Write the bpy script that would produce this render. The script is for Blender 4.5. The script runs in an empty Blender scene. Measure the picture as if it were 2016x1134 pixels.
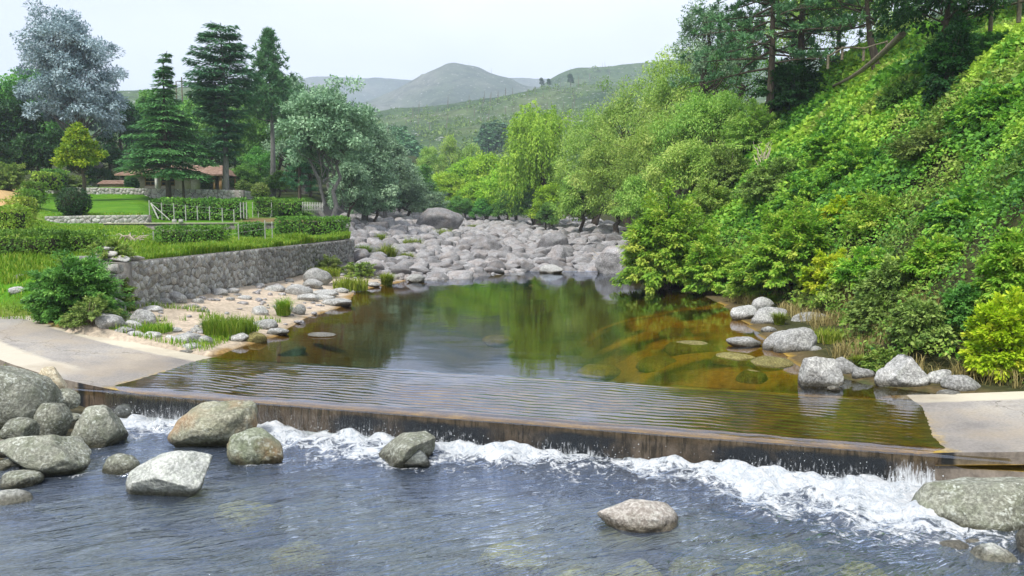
import bpy, math, random
import numpy as np
from mathutils import Vector, Matrix

C = bpy.context.scene.collection
SC = bpy.context.scene
R = math.radians
# ------------------------------------------------------------------ camera, sky, sun, exposure
CAM_H, PITCH, FPX = 3.0, R(-5.2), 1500.0
cam = bpy.data.cameras.new('camera'); cam_o = bpy.data.objects.new('camera', cam); C.objects.link(cam_o)
cam_o.location = (0, 0, CAM_H); cam_o.rotation_euler = (math.pi/2 + PITCH, 0, 0)
cam.sensor_width = 36; cam.lens = 36*FPX/2016; cam.clip_start = 0.1; cam.clip_end = 12000
SC.camera = cam_o
SUN_EL, SUN_AZ = R(56), R(215)            # azimuth clockwise from +Y: high, behind the camera on the left
w = bpy.data.worlds.new('World'); SC.world = w; w.use_nodes = True
nt = w.node_tree; nt.nodes.clear()
def wn(t, **k):
    n = nt.nodes.new(t)
    for a, v in k.items(): setattr(n, a, v)
    return n
sky = wn('ShaderNodeTexSky', sky_type='NISHITA', sun_disc=False, sun_elevation=SUN_EL, sun_rotation=SUN_AZ)
b1 = wn('ShaderNodeBackground'); b1.inputs[1].default_value = 0.10
tc = wn('ShaderNodeTexCoord'); mp = wn('ShaderNodeMapping'); mp.inputs['Scale'].default_value = (1.6, 1.6, 4)
nz = wn('ShaderNodeTexNoise'); nz.inputs['Scale'].default_value = 1.5; nz.inputs['Detail'].default_value = 5
rp = wn('ShaderNodeValToRGB')
rp.color_ramp.elements[0].position = .3; rp.color_ramp.elements[0].color = (.68, .71, .79, 1)
rp.color_ramp.elements[1].position = .7; rp.color_ramp.elements[1].color = (.92, .94, .99, 1)
b2 = wn('ShaderNodeBackground'); b2.inputs[1].default_value = 0.48
mx = wn('ShaderNodeMixShader'); mx.inputs[0].default_value = .9
ow = wn('ShaderNodeOutputWorld')
L = nt.links.new
L(sky.outputs[0], b1.inputs[0]); L(tc.outputs['Generated'], mp.inputs[0]); L(mp.outputs[0], nz.inputs[0])
L(nz.outputs[0], rp.inputs[0]); L(rp.outputs[0], b2.inputs[0]); L(b1.outputs[0], mx.inputs[1]); L(b2.outputs[0], mx.inputs[2])
L(mx.outputs[0], ow.inputs[0])
sun = bpy.data.lights.new('sun', 'SUN'); sun.energy = 1.5; sun.angle = R(10); sun.color = (1, .96, .88)
sun_o = bpy.data.objects.new('sun', sun); C.objects.link(sun_o)
sd = Vector((math.sin(SUN_AZ)*math.cos(SUN_EL), math.cos(SUN_AZ)*math.cos(SUN_EL), math.sin(SUN_EL)))
sun_o.rotation_euler = (-sd).to_track_quat('-Z', 'Y').to_euler(); sun_o.location = (-30, -40, 60)
vs = SC.view_settings; vs.view_transform = 'Standard'; vs.look = 'None'; vs.gamma = 1; vs.exposure = 1.58; vs.use_curve_mapping = False
cy = SC.cycles
cy.max_bounces = 7; cy.diffuse_bounces = 3; cy.glossy_bounces = 3; cy.transmission_bounces = 5; cy.volume_bounces = 2
cy.transparent_max_bounces = 14; cy.use_denoising = True; cy.caustics_reflective = False; cy.caustics_refractive = False
cy.sample_clamp_indirect = 6

# ------------------------------------------------------------------ numeric helpers
rng = np.random.default_rng(11)
random.seed(4)
A_ = np.asarray
def ray(px, py):
    u = (px-1008)/FPX; v = (567-py)/FPX
    return np.array((u, math.cos(PITCH)-v*math.sin(PITCH), math.sin(PITCH)+v*math.cos(PITCH)))
def at_y(px, py, y):
    d = ray(px, py); t = y/d[1]; return np.array((d[0]*t, y, CAM_H+d[2]*t))
def at_z(px, py, z):
    d = ray(px, py); t = (z-CAM_H)/d[2]; return np.array((d[0]*t, d[1]*t, z))
def sm(a, b, x):
    t = np.clip((x-a)/(b-a), 0, 1); return t*t*(3-2*t)
def _h(ix, iy, iz):
    n = (ix.astype(np.int64)*374761393 + iy.astype(np.int64)*668265263 + iz.astype(np.int64)*2147483647 + 1013904223) & 0xffffffff
    n = ((n ^ (n >> 13))*1274126177) & 0xffffffff
    n = ((n ^ (n >> 16))*2246822519) & 0xffffffff
    return ((n ^ (n >> 15)) & 0xffffff)/float(0xffffff)
def vn(p):
    p = np.asarray(p, float); i = np.floor(p); f = p-i; f = f*f*(3-2*f); i = i.astype(np.int64)
    r = 0
    for dx in (0, 1):
        for dy in (0, 1):
            for dz in (0, 1):
                wgt = (f[..., 0] if dx else 1-f[..., 0])*(f[..., 1] if dy else 1-f[..., 1])*(f[..., 2] if dz else 1-f[..., 2])
                r = r + wgt*_h(i[..., 0]+dx, i[..., 1]+dy, i[..., 2]+dz)
    return r*2-1
def fbm(p, o=4, g=.5):
    p = np.asarray(p, float); a = 1; s = 0; n = 0
    for k in range(o):
        s = s + a*vn(p*2**k+17.3*k); n += a; a *= g
    return s/n
def n2(x, y, sc, o=3, seed=0):
    x, y = np.broadcast_arrays(x, y)
    return fbm(np.stack([x*sc+seed*13.7, y*sc+seed*7.1, np.full(x.shape, seed*3.3)], -1), o)
def unit(v):
    return v/np.maximum(np.linalg.norm(v, axis=-1, keepdims=True), 1e-9)

# ------------------------------------------------------------------ mesh helpers
class MB:
    """collects triangles and quads, with a tint value per vertex and a material slot per face"""
    def __init__(s): s.v = []; s.f3 = []; s.f4 = []; s.t = []; s.m3 = []; s.m4 = []; s.n = 0
    def add(s, v, f, tint=0.5, mi=0):
        v = A_(v, float).reshape(-1, 3); f = A_(f, int)
        if len(f) == 0: return
        (s.f3 if f.shape[1] == 3 else s.f4).append(f+s.n); (s.m3 if f.shape[1] == 3 else s.m4).append(np.full(len(f), mi))
        s.v.append(v); s.t.append(np.broadcast_to(A_(tint, float), (len(v),))); s.n += len(v)
    def box(s, lo, hi, tint=.5, mi=0):
        x0, y0, z0 = lo; x1, y1, z1 = hi
        v = [(x0,y0,z0),(x1,y0,z0),(x1,y1,z0),(x0,y1,z0),(x0,y0,z1),(x1,y0,z1),(x1,y1,z1),(x0,y1,z1)]
        s.add(v, [(0,3,2,1),(4,5,6,7),(0,1,5,4),(1,2,6,5),(2,3,7,6),(3,0,4,7)], tint, mi)
    def obox(s, c, size, rz=0, tint=.5, mi=0):
        hx, hy, hz = A_(size)/2; ca, sa = math.cos(rz), math.sin(rz)
        v = []
        for z in (-hz, hz):
            for x, y in ((-hx,-hy),(hx,-hy),(hx,hy),(-hx,hy)): v.append((c[0]+x*ca-y*sa, c[1]+x*sa+y*ca, c[2]+z))
        s.add(v, [(0,3,2,1),(4,5,6,7),(0,1,5,4),(1,2,6,5),(2,3,7,6),(3,0,4,7)], tint, mi)
    def tube(s, pts, rad, sides=6, tint=.5, mi=0, cap=True):
        pts = A_(pts, float); n = len(pts); rad = np.broadcast_to(A_(rad, float), (n,))
        tg = unit(np.gradient(pts, axis=0))
        ref = np.array((0, 0, 1.)) if abs(tg[0][2]) < .9 else np.array((1., 0, 0))
        a = unit(np.cross(tg, ref)); b = np.cross(tg, a)
        th = np.linspace(0, 2*math.pi, sides, endpoint=False)
        v = pts[:, None] + rad[:, None, None]*(np.cos(th)[None, :, None]*a[:, None]+np.sin(th)[None, :, None]*b[:, None])
        f = []
        for i in range(n-1):
            for k in range(sides):
                k2 = (k+1) % sides; f.append((i*sides+k, i*sides+k2, (i+1)*sides+k2, (i+1)*sides+k))
        s.add(v, f, tint, mi)
        if cap:
            s.add(np.vstack([v[-1], pts[-1:]]), [(k, (k+1) % sides, sides) for k in range(sides)], tint, mi)
            s.add(np.vstack([v[0], pts[:1]]), [((k+1) % sides, k, sides) for k in range(sides)], tint, mi)
    def mesh(s, name, mats, smooth=False):
        me = bpy.data.meshes.new(name)
        v = np.vstack(s.v) if s.v else np.zeros((0, 3))
        f3 = np.vstack(s.f3) if s.f3 else np.zeros((0, 3), int); f4 = np.vstack(s.f4) if s.f4 else np.zeros((0, 4), int)
        me.vertices.add(len(v)); me.vertices.foreach_set('co', v.astype(np.float32).ravel())
        li = np.concatenate([f3.ravel(), f4.ravel()]); me.loops.add(len(li)); me.loops.foreach_set('vertex_index', li.astype(np.int32))
        st = np.concatenate([np.arange(len(f3))*3, len(f3)*3+np.arange(len(f4))*4]); me.polygons.add(len(st))
        me.polygons.foreach_set('loop_start', st.astype(np.int32))
        mi = np.concatenate(s.m3+s.m4) if (s.m3 or s.m4) else np.zeros(0)
        me.polygons.foreach_set('material_index', mi.astype(np.int32))
        if smooth is not False: me.polygons.foreach_set('use_smooth', np.ones(len(st), bool))
        at = me.attributes.new('tint', 'FLOAT', 'POINT'); at.data.foreach_set('value', np.concatenate(s.t).astype(np.float32) if s.t else [])
        for m in (mats if isinstance(mats, (list, tuple)) else [mats]): me.materials.append(m)
        me.update(calc_edges=True); me.validate()
        return me
def grid_mesh(name, X, Y, Z, mat, attrs=None, smooth=True):
    """heightfield on arrays X, Y, Z of shape (n, m)"""
    n, m = X.shape; me = bpy.data.meshes.new(name)
    v = np.stack([X, Y, Z], -1).reshape(-1, 3); me.vertices.add(n*m); me.vertices.foreach_set('co', v.astype(np.float32).ravel())
    i = np.arange(n*m).reshape(n, m)
    q = np.stack([i[:-1, :-1], i[:-1, 1:], i[1:, 1:], i[1:, :-1]], -1).reshape(-1, 4)
    me.loops.add(q.size); me.loops.foreach_set('vertex_index', q.ravel().astype(np.int32)); me.polygons.add(len(q))
    me.polygons.foreach_set('loop_start', (np.arange(len(q))*4).astype(np.int32))
    if smooth: me.polygons.foreach_set('use_smooth', np.ones(len(q), bool))
    for k, a in (attrs or {}).items():
        if a.ndim == 2:
            at = me.attributes.new(k, 'FLOAT', 'POINT'); at.data.foreach_set('value', a.astype(np.float32).ravel())
        else:
            at = me.attributes.new(k, 'FLOAT_COLOR', 'POINT')
            at.data.foreach_set('color', np.concatenate([a.reshape(-1, 3), np.ones((n*m, 1))], 1).astype(np.float32).ravel())
    me.materials.append(mat); me.update(calc_edges=True)
    return me
def tag(o, label=None, cat=None, group=None, kind=None):
    if label: o['label'] = label
    if cat: o['category'] = cat
    if group: o['group'] = group
    if kind: o['kind'] = kind
    return o
def link(name, me, parent=None, loc=None):
    o = bpy.data.objects.new(name, me); C.objects.link(o)
    if parent is not None: o.parent = parent
    if loc is not None: o.location = loc
    return o
def thing(name, label, cat, loc=(0, 0, 0), rz=0, group=None, scale=1):
    o = bpy.data.objects.new(name, None); C.objects.link(o); o.location = loc; o.rotation_euler = (0, 0, rz)
    o.scale = (scale,)*3 if np.isscalar(scale) else scale
    o.empty_display_size = .2
    return tag(o, label, cat, group)
def copy_tree(o, parent=None):
    c = o.copy(); C.objects.link(c); c.parent = parent
    for ch in list(o.children): copy_tree(ch, c)
    return c

# ------------------------------------------------------------------ materials
def new_mat(name):
    m = bpy.data.materials.new(name); m.use_nodes = True; m.node_tree.nodes.clear(); return m
class NT:
    def __init__(s, m): s.t = m.node_tree
    def n(s, typ, ins=None, **k):
        nd = s.t.nodes.new(typ)
        for a, v in k.items(): setattr(nd, a, v)
        for a, v in (ins or {}).items():
            if hasattr(v, 'is_linked') or hasattr(v, 'links'): s.t.links.new(v, nd.inputs[a])
            else: nd.inputs[a].default_value = v
        return nd
    def ramp(s, fac, stops, interp='LINEAR'):
        nd = s.t.nodes.new('ShaderNodeValToRGB'); cr = nd.color_ramp; cr.interpolation = interp
        while len(cr.elements) < len(stops): cr.elements.new(.5)
        for e, (p, c) in zip(cr.elements, stops): e.position = p; e.color = (*c, 1) if len(c) == 3 else c
        s.t.links.new(fac, nd.inputs[0]); return nd.outputs[0]
    def noise(s, vec, scale, detail=4, rough=.55, dist=0):
        nd = s.n('ShaderNodeTexNoise', {'Scale': scale, 'Detail': detail, 'Roughness': rough, 'Distortion': dist})
        if vec is not None: s.t.links.new(vec, nd.inputs['Vector'])
        return nd.outputs['Fac']
    def math(s, op, a, b=0.0, clamp=False):
        nd = s.n('ShaderNodeMath', {0: a, 1: b}, operation=op); nd.use_clamp = clamp; return nd.outputs[0]
    def mix(s, fac, a, b, mode='MIX'):
        nd = s.n('ShaderNodeMix', data_type='RGBA', blend_type=mode)
        for i, v in ((0, fac), (6, a), (7, b)):
            if hasattr(v, 'links'): s.t.links.new(v, nd.inputs[i])
            else: nd.inputs[i].default_value = v if i == 0 or len(v) == 4 else (*v, 1)
        return nd.outputs[2]
    def mapv(s, vec, scale=(1,1,1), rot=(0,0,0)):
        return s.n('ShaderNodeMapping', {'Vector': vec, 'Scale': scale, 'Rotation': rot}).outputs[0]
    def obj(s): return s.n('ShaderNodeTexCoord').outputs['Object']
    def pos(s): return s.n('ShaderNodeNewGeometry').outputs['Position']
    def attr(s, a, out='Fac'): return s.n('ShaderNodeAttribute', attribute_name=a).outputs[out]
    def out(s, sh): s.n('ShaderNodeOutputMaterial', {'Surface': sh})
    def bump(s, h, strength=.5, dist=.05):
        return s.n('ShaderNodeBump', {'Height': h, 'Strength': strength, 'Distance': dist}).outputs[0]
def leaf_mat(name, c0, c1, c2, trans=.3, hue=.03, rough=.55):
    k = 1.15 if name in ('leaf_dark', 'leaf_ball') else 1.55 if name in ('leaf_cedar', 'leaf_cedar_dark', 'leaf_pine', 'leaf_blue', 'leaf_ivy') else 1.0 if 'grass' in name else 1.65
    c0, c1, c2 = [tuple(min(.7, k*v) for v in c) for c in (c0, c1, c2)]
    m = new_mat(name); t = NT(m)
    col = t.ramp(t.attr('tint'), [(0, c0), (.5, c1), (1, c2)])
    rnd = t.n('ShaderNodeObjectInfo').outputs['Random']
    hv = t.n('ShaderNodeHueSaturation', {'Hue': t.math('ADD', t.math('MULTIPLY', rnd, hue), .5-hue/2), 'Value': t.math('ADD', t.math('MULTIPLY', rnd, .3), .85), 'Color': col}).outputs[0]
    p = t.n('ShaderNodeBsdfPrincipled', {'Base Color': hv, 'Roughness': rough, 'Specular IOR Level': .25})
    tr = t.n('ShaderNodeBsdfTranslucent', {'Color': hv})
    t.out(t.n('ShaderNodeMixShader', {0: trans, 1: p.outputs[0], 2: tr.outputs[0]}).outputs[0])
    return m
def plain(name, c0, c1, scale=6, rough=.85, bump=.3, bd=.02, detail=5, stretch=(1, 1, 1)):
    m = new_mat(name); t = NT(m)
    v = t.mapv(t.obj(), stretch); f = t.noise(v, scale, detail)
    col = t.ramp(f, [(.3, c0), (.7, c1)])
    t.out(t.n('ShaderNodeBsdfPrincipled', {'Base Color': col, 'Roughness': rough, 'Specular IOR Level': .25, 'Normal': t.bump(f, bump, bd)}).outputs[0])
    return m
def rock_mat(name, dark, mid, light, lichen=.5, moss=.0, ochre=.0, scale=1., wet_z=None):
    """speckled granite: mineral speckle, pale lichen crusts, moss or ochre stains, and a darker wet band at the water's edge"""
    m = new_mat(name); t = NT(m); o = t.obj()
    rnd = t.n('ShaderNodeObjectInfo').outputs['Random']
    off = t.n('ShaderNodeVectorMath', {0: o, 1: t.n('ShaderNodeCombineXYZ', {0: t.math('MULTIPLY', rnd, 37.), 1: t.math('MULTIPLY', rnd, 91.), 2: 0.}).outputs[0]}, operation='ADD').outputs[0]
    big = t.noise(off, 1.5*scale, 6, .65); fine = t.noise(off, 24*scale, 3, .7); med = t.noise(off, 6*scale, 6, .7)
    col = t.ramp(big, [(.28, dark), (.5, mid), (.75, light)])
    col = t.mix(.55, col, t.ramp(fine, [(.36, tuple(.45*c for c in mid)), (.5, mid), (.66, tuple(min(.75, 1.5*c) for c in light))]), 'MIX')
    col = t.mix(.55, col, t.ramp(t.noise(off, 3.4*scale, 7, .72), [(.36, (.42, .45, .40)), (.47, (.9, .9, .9)), (.56, (1.1, 1.1, 1.08)), (.66, (1.55, 1.55, 1.5))]), 'MULTIPLY')
    if ochre: col = t.mix(t.math('MULTIPLY', t.ramp(t.noise(off, 1.0*scale, 3), [(.47, (0,0,0)), (.6, (1,1,1))]), ochre), col, (.36, .19, .08))
    if moss: col = t.mix(t.math('MULTIPLY', t.ramp(med, [(.45, (0,0,0)), (.62, (1,1,1))]), moss), col, (.07, .10, .025))
    if lichen:
        vo = t.n('ShaderNodeTexVoronoi', {'Vector': t.n('ShaderNodeVectorMath', {0: off, 1: t.n('ShaderNodeTexNoise', {'Vector': off, 'Scale': 9.*scale}).outputs['Color']}, operation='ADD').outputs[0], 'Scale': 4.5*scale}).outputs['Distance']
        lm = t.math('MULTIPLY', t.ramp(vo, [(.22, (1,1,1)), (.42, (0,0,0))]), t.ramp(t.noise(off, 2.2*scale, 3), [(.38, (0,0,0)), (.52, (1,1,1))]))
        col = t.mix(t.math('MULTIPLY', lm, lichen), col, (.56, .59, .53))
    jit = t.math('ADD', t.math('ADD', t.math('MULTIPLY', rnd, .60), t.math('MULTIPLY', t.attr('tint'), .5)), .45)
    col = t.mix(1., col, t.n('ShaderNodeCombineXYZ', {0: jit, 1: jit, 2: jit}).outputs[0], 'MULTIPLY')
    ck = t.n('ShaderNodeTexVoronoi', {'Vector': t.n('ShaderNodeVectorMath', {0: off, 1: t.n('ShaderNodeTexNoise', {'Vector': off, 'Scale': 2.*scale, 'Detail': 5.}).outputs['Color']}, operation='ADD').outputs[0], 'Scale': 1.1*scale}, feature='DISTANCE_TO_EDGE').outputs['Distance']
    col = t.mix(t.ramp(ck, [(0., (.4, .4, .4)), (.013, (0, 0, 0))]), col, tuple(.35*c for c in dark))
    rough = .85
    if wet_z is not None:
        z = t.n('ShaderNodeSeparateXYZ', {0: t.pos()}).outputs[2]
        wz = t.math('ADD', z, t.math('MULTIPLY', t.math('SUBTRACT', med, .5), .12))
        wet = t.n('ShaderNodeMapRange', {'Value': wz, 'From Min': wet_z+.15, 'From Max': wet_z+.06, 'To Min': 0., 'To Max': 1.}).outputs[0]
        col = t.mix(wet, col, t.mix(1., col, (.32, .30, .25), 'MULTIPLY'))
        rough = t.math('SUBTRACT', .85, t.math('MULTIPLY', wet, .55))
    h = t.math('ADD', t.math('MULTIPLY', med, .8), t.math('MULTIPLY', fine, .25))
    t.out(t.n('ShaderNodeBsdfPrincipled', {'Base Color': col, 'Roughness': rough, 'Specular IOR Level': .3, 'Normal': t.bump(h, .8, .07/scale)}).outputs[0])
    return m
M = {}
M['bark'] = plain('bark', (.05, .04, .03), (.13, .105, .08), 5, .95, .8, .04, stretch=(3, 3, .5))
M['bark_grey'] = plain('bark_grey', (.10, .10, .095), (.24, .235, .22), 5, .95, .8, .04, stretch=(3, 3, .5))
M['twig'] = plain('twig', (.11, .085, .06), (.26, .22, .17), 8, .95, .3)
M['deadwood'] = plain('deadwood', (.10, .085, .06), (.23, .2, .14), 5, .9, .6, .03, stretch=(2, 2, 2))
M['white_wood'] = plain('white_wood', (.30, .31, .27), (.52, .52, .48), 7, .8, .2)
M['timber'] = plain('timber', (.22, .13, .06), (.36, .23, .12), 7, .8, .3)
# ------------------------------------------------------------------ lie of the land (pool level z = 0, river runs towards the camera)
LOW = -0.48                                  # water level below the weir
O_ = np.array((-7.35, 13.42)); E_ = np.array((.9604, -.2787)); N_ = np.array((.2787, .9604))
def st(x, y):
    dx, dy = x-O_[0], y-O_[1]; return dx*E_[0]+dy*E_[1], dx*N_[0]+dy*N_[1]
def xy(s, t): return O_[0]+s*E_[0]+t*N_[0], O_[1]+s*E_[1]+t*N_[1]
def XL(y): return np.interp(y, [8, 15, 16.3, 18, 20, 23, 26.5, 29, 32, 35, 37.5, 39, 43, 48], [-6.9, -6.7, -6.6, -6.3, -6.1, -6.2, -5.7, -6.3, -6.5, -5.6, -5.0, -4.2, -3.4, -3.4])
def XR(y): return np.interp(y, [9, 12.7, 13.6, 15, 17, 20, 23, 26.5, 30, 33, 39, 45, 60, 75, 100, 130], [9.5, 7.6, 6.6, 5.9, 6.1, 6.5, 6.9, 7.4, 7.4, 6.6, 6.0, 6.0, 8.5, 11, 12, 11])
def APR(y): return np.interp(y, [12, 14, 15.5, 17, 20, 24, 27], [1.5, 1.2, .9, 1.2, 1.9, 1.6, .35])
def XW(y): return np.interp(y, [10, 20, 43, 52, 75, 100, 130], [-10.4, -10.3, -8.9, -11.5, -17.5, -20, -14])
def slab_z(s): return -.075 + np.minimum(.62, .095*np.maximum(0, .75-s)) + np.minimum(.5, .1*np.maximum(0, s-13.0))
def yf(x): return np.interp(x, [-6, -5, -2.8, -.2, 4.9, 7], [36.5, 37.2, 38.6, 42.5, 44.8, 44.8])
def terrace(x, y):
    a = x/np.maximum(y, 1)
    y0 = np.interp(x, [-13.5, -11], [22.2, 20.6])
    k = sm(-1.0, 0, (y-y0)/np.interp(x, [-13, -11], [3.4, .6]))
    near = .5 + (1.82-.5)*k
    A = np.interp(y, [20, 22, 30, 40, 49.7, 50.3, 60, 71.6, 72.4, 80, 100, 130, 200], [0, 0, .42, .66, .75, 1.35, 2.25, 3.1, 4.15, 4.3, 5.3, 11, 22])
    B = np.interp(y, [20, 30, 46, 52, 57, 62, 72, 80, 100, 130, 200], [0, 0, .1, .8, 1.1, 1.4, 2.9, 3.4, 4.6, 9, 18])
    f = sm(-.46, -.485, a)
    z = near + f*A + (1-f)*B
    z = z + 1.1*sm(-.585, -.68, a)*sm(24, 45, y)          # the dirt drive on the far left
    return z
def H(x, y):
    x, y = np.broadcast_arrays(A_(x, float), A_(y, float)); s, t = st(x, y)
    xl, xr, xw = XL(y), XR(y), XW(y)
    di = np.minimum(x-xl, xr-x); nb = n2(x, y, .35, 3, 1)
    bed = -np.minimum(1.35, .28*np.maximum(di, 0)) + .12*nb
    shal = sm(1.2, 4.5, x)*sm(30, 24, y)*sm(13, 16, y)     # sandy shallows under the right bank
    bed = bed*(1-.68*shal)
    bed = np.maximum(bed, -.13-.3*np.maximum(0, t-3.1)) if True else bed
    zf = (y-42)*.030 + .13*np.maximum(0, -x-5) + .07*np.maximum(0, x-4)+.1*n2(x, y, .25, 3, 2)
    fld = sm(-2.5, 1.2, y-yf(x))
    mid = bed*(1-fld) + np.maximum(zf, -.05)*fld
    dl, dr = xl-x, x-xr
    beach = np.where(y < 41, .03 + .13*dl, mid) + .05*n2(x, y, .9, 3, 3)
    beach = np.minimum(beach, np.interp(y, [19, 30, 42], [.55, .85, 1.2]))
    beach = np.where(y > 41, beach*sm(47, 41, y) + np.maximum(zf, .2)*sm(41, 47, y), beach)
    z = np.where((dl > 0) & (y < 47), np.maximum(beach, 0.0), mid)
    land = terrace(x, y)
    wall = np.where(y < 43.5, (x < xw-.18).astype(float), sm(xw+.3, xw-1.6-.06*(y-43), x))
    wall = np.where(y < 20.4, sm(-10.1, -10.9, x), wall)
    z = z*(1-wall) + land*wall
    # right hillside
    ap = APR(y); d = np.maximum(dr-ap, 0)
    sl = np.interp(y, [12, 20, 30, 40, 60, 80, 130], [.82, .78, .70, .70, .7, .5, .35])
    hr = .02 + .09*np.minimum(np.maximum(dr, 0), ap) + .16*d + sl*np.maximum(0, d-.5)
    top = np.interp(y, [12, 30, 45, 60, 130], [9.4, 10.0, 11.2, 12.5, 16])
    hr = np.where(hr > top-2, top-2+(1-np.exp(-(hr-top+2)/2.6))*2.6 + .12*(hr-top+2), hr)
    hr = hr + .35*n2(x, y, .3, 3, 5)*sm(1, 4, dr)
    z = np.where((dr > 0), np.maximum(hr + (zf*fld if True else 0), 0.0), z)
    # below the weir
    dl2, dr2 = -6.2-x, x-6.55
    low = -1.12 + .16*n2(x, y, .6, 3, 6) + np.where(dl2 > -1.5, .25*(dl2+1.5), 0) + np.where(dr2 > -1.2, .36*(dr2+1.2), 0) + .25*sm(10, 7, y)*sm(1, 4, x)
    low = np.minimum(low, np.where(x < 0, .15 + .0*x, .25+.3*np.maximum(0, x-9)))
    up = sm(1.2, 2.0, t)
    z = low*(1-up) + z*up
    # keep clear of the ford slab
    inside = sm(-.25, .1, t)*sm(3.25, 3.02, t)
    z = np.where((inside > 0), np.minimum(z, z*(1-inside)+(slab_z(s)-.12)*inside), z)
    z = np.where((t > -.3) & (t < 3.4) & (s < -4), np.minimum(z, slab_z(s)-.1), z)
    return z
def h1(x, y): return float(H(np.array([x]), np.array([y]))[0])
TT = np.concatenate([np.arange(5, 60, .12), np.arange(60, 160, .3)])
def hit(px, py):
    """where the sight line of a pixel of the photograph meets the ground"""
    d = ray(px, py); p = d[None]*(TT/d[1])[:, None] + np.array((0, 0, CAM_H))
    b = np.nonzero(p[:, 2] <= H(p[:, 0], p[:, 1]))[0]
    return p[b[0]] if len(b) else at_y(px, py, 90)

# ground sheet
gx = np.unique(np.concatenate([np.arange(-120, -30, 1.5), np.arange(-30, -14, .5), np.arange(-14, 12, .22), np.arange(12, 30, .45), np.arange(30, 100, 1.5)]))
gy = np.unique(np.concatenate([np.arange(-14, 4, 1.), np.arange(4, 24, .2), np.arange(24, 46, .28), np.arange(46, 80, .55), np.arange(80, 190, 1.6)]))
X, Y = np.meshgrid(gx, gy); Z = H(X, Y)
def ground_colour(x, y, z):
    a = x/np.maximum(y, 1); xl, xr, xw = XL(y), XR(y), XW(y); s, t = st(x, y)
    c = np.zeros(x.shape+(3,)); nz1 = n2(x, y, .8, 4, 9); nz2 = n2(x, y, 3.1, 2, 10)
    def put(mask, col):
        nonlocal c; mask = np.clip(mask, 0, 1)[..., None]; c = c*(1-mask) + A_(col)*mask
    put(np.ones(x.shape), (.10, .12, .05))
    lawn = (x < xw-.2)
    put(lawn*1., (.075, .20, .012)); put(lawn*sm(-.1, .35, nz1)*.6, (.13, .25, .018))
    put(lawn*sm(-.37, -.34, a)*sm(53, 55, y)*sm(61, 57.5, y)*.8, (.22, .13, .08))      # bare red earth before the back hedge
    put(lawn*sm(78, 84, y), (.045, .06, .02))
    put(lawn*sm(-.625, -.65, a)*sm(27, 33, y)*sm(75, 70, y), (.50, .34, .16))                # dirt drive
    put(lawn*sm(20.5, 18, y)*sm(-.2, .2, nz1), (.22, .17, .07))
    bar = (x >= xw-.2) & (x < xl+.2) & (y < 46)
    put(bar*1., (.50, .42, .33)); put(bar*sm(0, .4, nz1)*.6, (.40, .33, .25)); put(bar*sm(.2, .5, nz2)*.4, (.30, .26, .2))
    put(bar*sm(.25, -.1, xl-x)*.7, (.27, .19, .08))
    put(bar*sm(-4.5, -6.2, s-0*t)*0, (.2, .2, .1))
    fld = (y > yf(x)-3) & (x >= xw-2) & (x < xr+1)
    put(fld*sm(-1.5, 1.5, y-yf(x)), (.13, .125, .12))
    wat = (x > xl-.1) & (x < xr+.1) & (y < yf(x)) & (t > 1.5)
    shal = sm(1.2, 4.5, x)*sm(30, 24, y)*sm(13, 16, y)
    put(wat*sm(.02, -.1, z), (.10, .095, .025)); put(wat*sm(0, .35, nz1), (.05, .058, .02))
    put(wat*sm(.2, .6, shal)*sm(.32, -.02, nz1), (.38, .25, .045))
    put(wat*sm(-6.2, -5.0, -x*0+x)*0, (.2, .1, .02)); put(wat*sm(2.2, .2, x-xl)*.8, (.26, .16, .045))
    rt = (x > xr) & (t > 1)
    put(rt*1., (.05, .055, .022)); put(rt*sm(.9, .1, x-xr)*.8, (.14, .10, .05))
    dn = t < 1.2
    put(dn*1., (.19, .195, .15)); put(dn*sm(-.05, .25, n2(x, y, .7, 3, 14))*sm(-3, 2, x), (.40, .36, .15)); put(dn*sm(0, .3, n2(x, y, .5, 3, 15))*.6, (.12, .13, .12)); put(dn*sm(.2, .5, n2(x, y, 1.7, 3, 12)), (.07, .075, .06))
    put(dn*sm(6.9, 7.4, x), (.26, .19, .11)); put(dn*sm(-6.6, -7.2, x), (.12, .11, .07))
    return c
gm = new_mat('ground'); t = NT(gm); o = t.pos()
f1 = t.noise(o, 9, 6, .65); f2 = t.noise(o, 1.2, 4)
gc = t.mix(.8, t.attr('col', 'Color'), t.ramp(f1, [(.25, (.42, .42, .42)), (.5, (.95, .95, .95)), (.75, (1.5, 1.5, 1.45))]), 'MULTIPLY')
gc = t.mix(.5, gc, t.ramp(f2, [(.3, (.6, .62, .6)), (.7, (1.25, 1.2, 1.2))]), 'MULTIPLY')
t.out(t.n('ShaderNodeBsdfPrincipled', {'Base Color': gc, 'Roughness': .95, 'Specular IOR Level': .1, 'Normal': t.bump(f1, .6, .06)}).outputs[0])
g = link('ground', grid_mesh('ground', X, Y, Z, gm, {'col': ground_colour(X, Y, Z)})); g['kind'] = 'structure'

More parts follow.
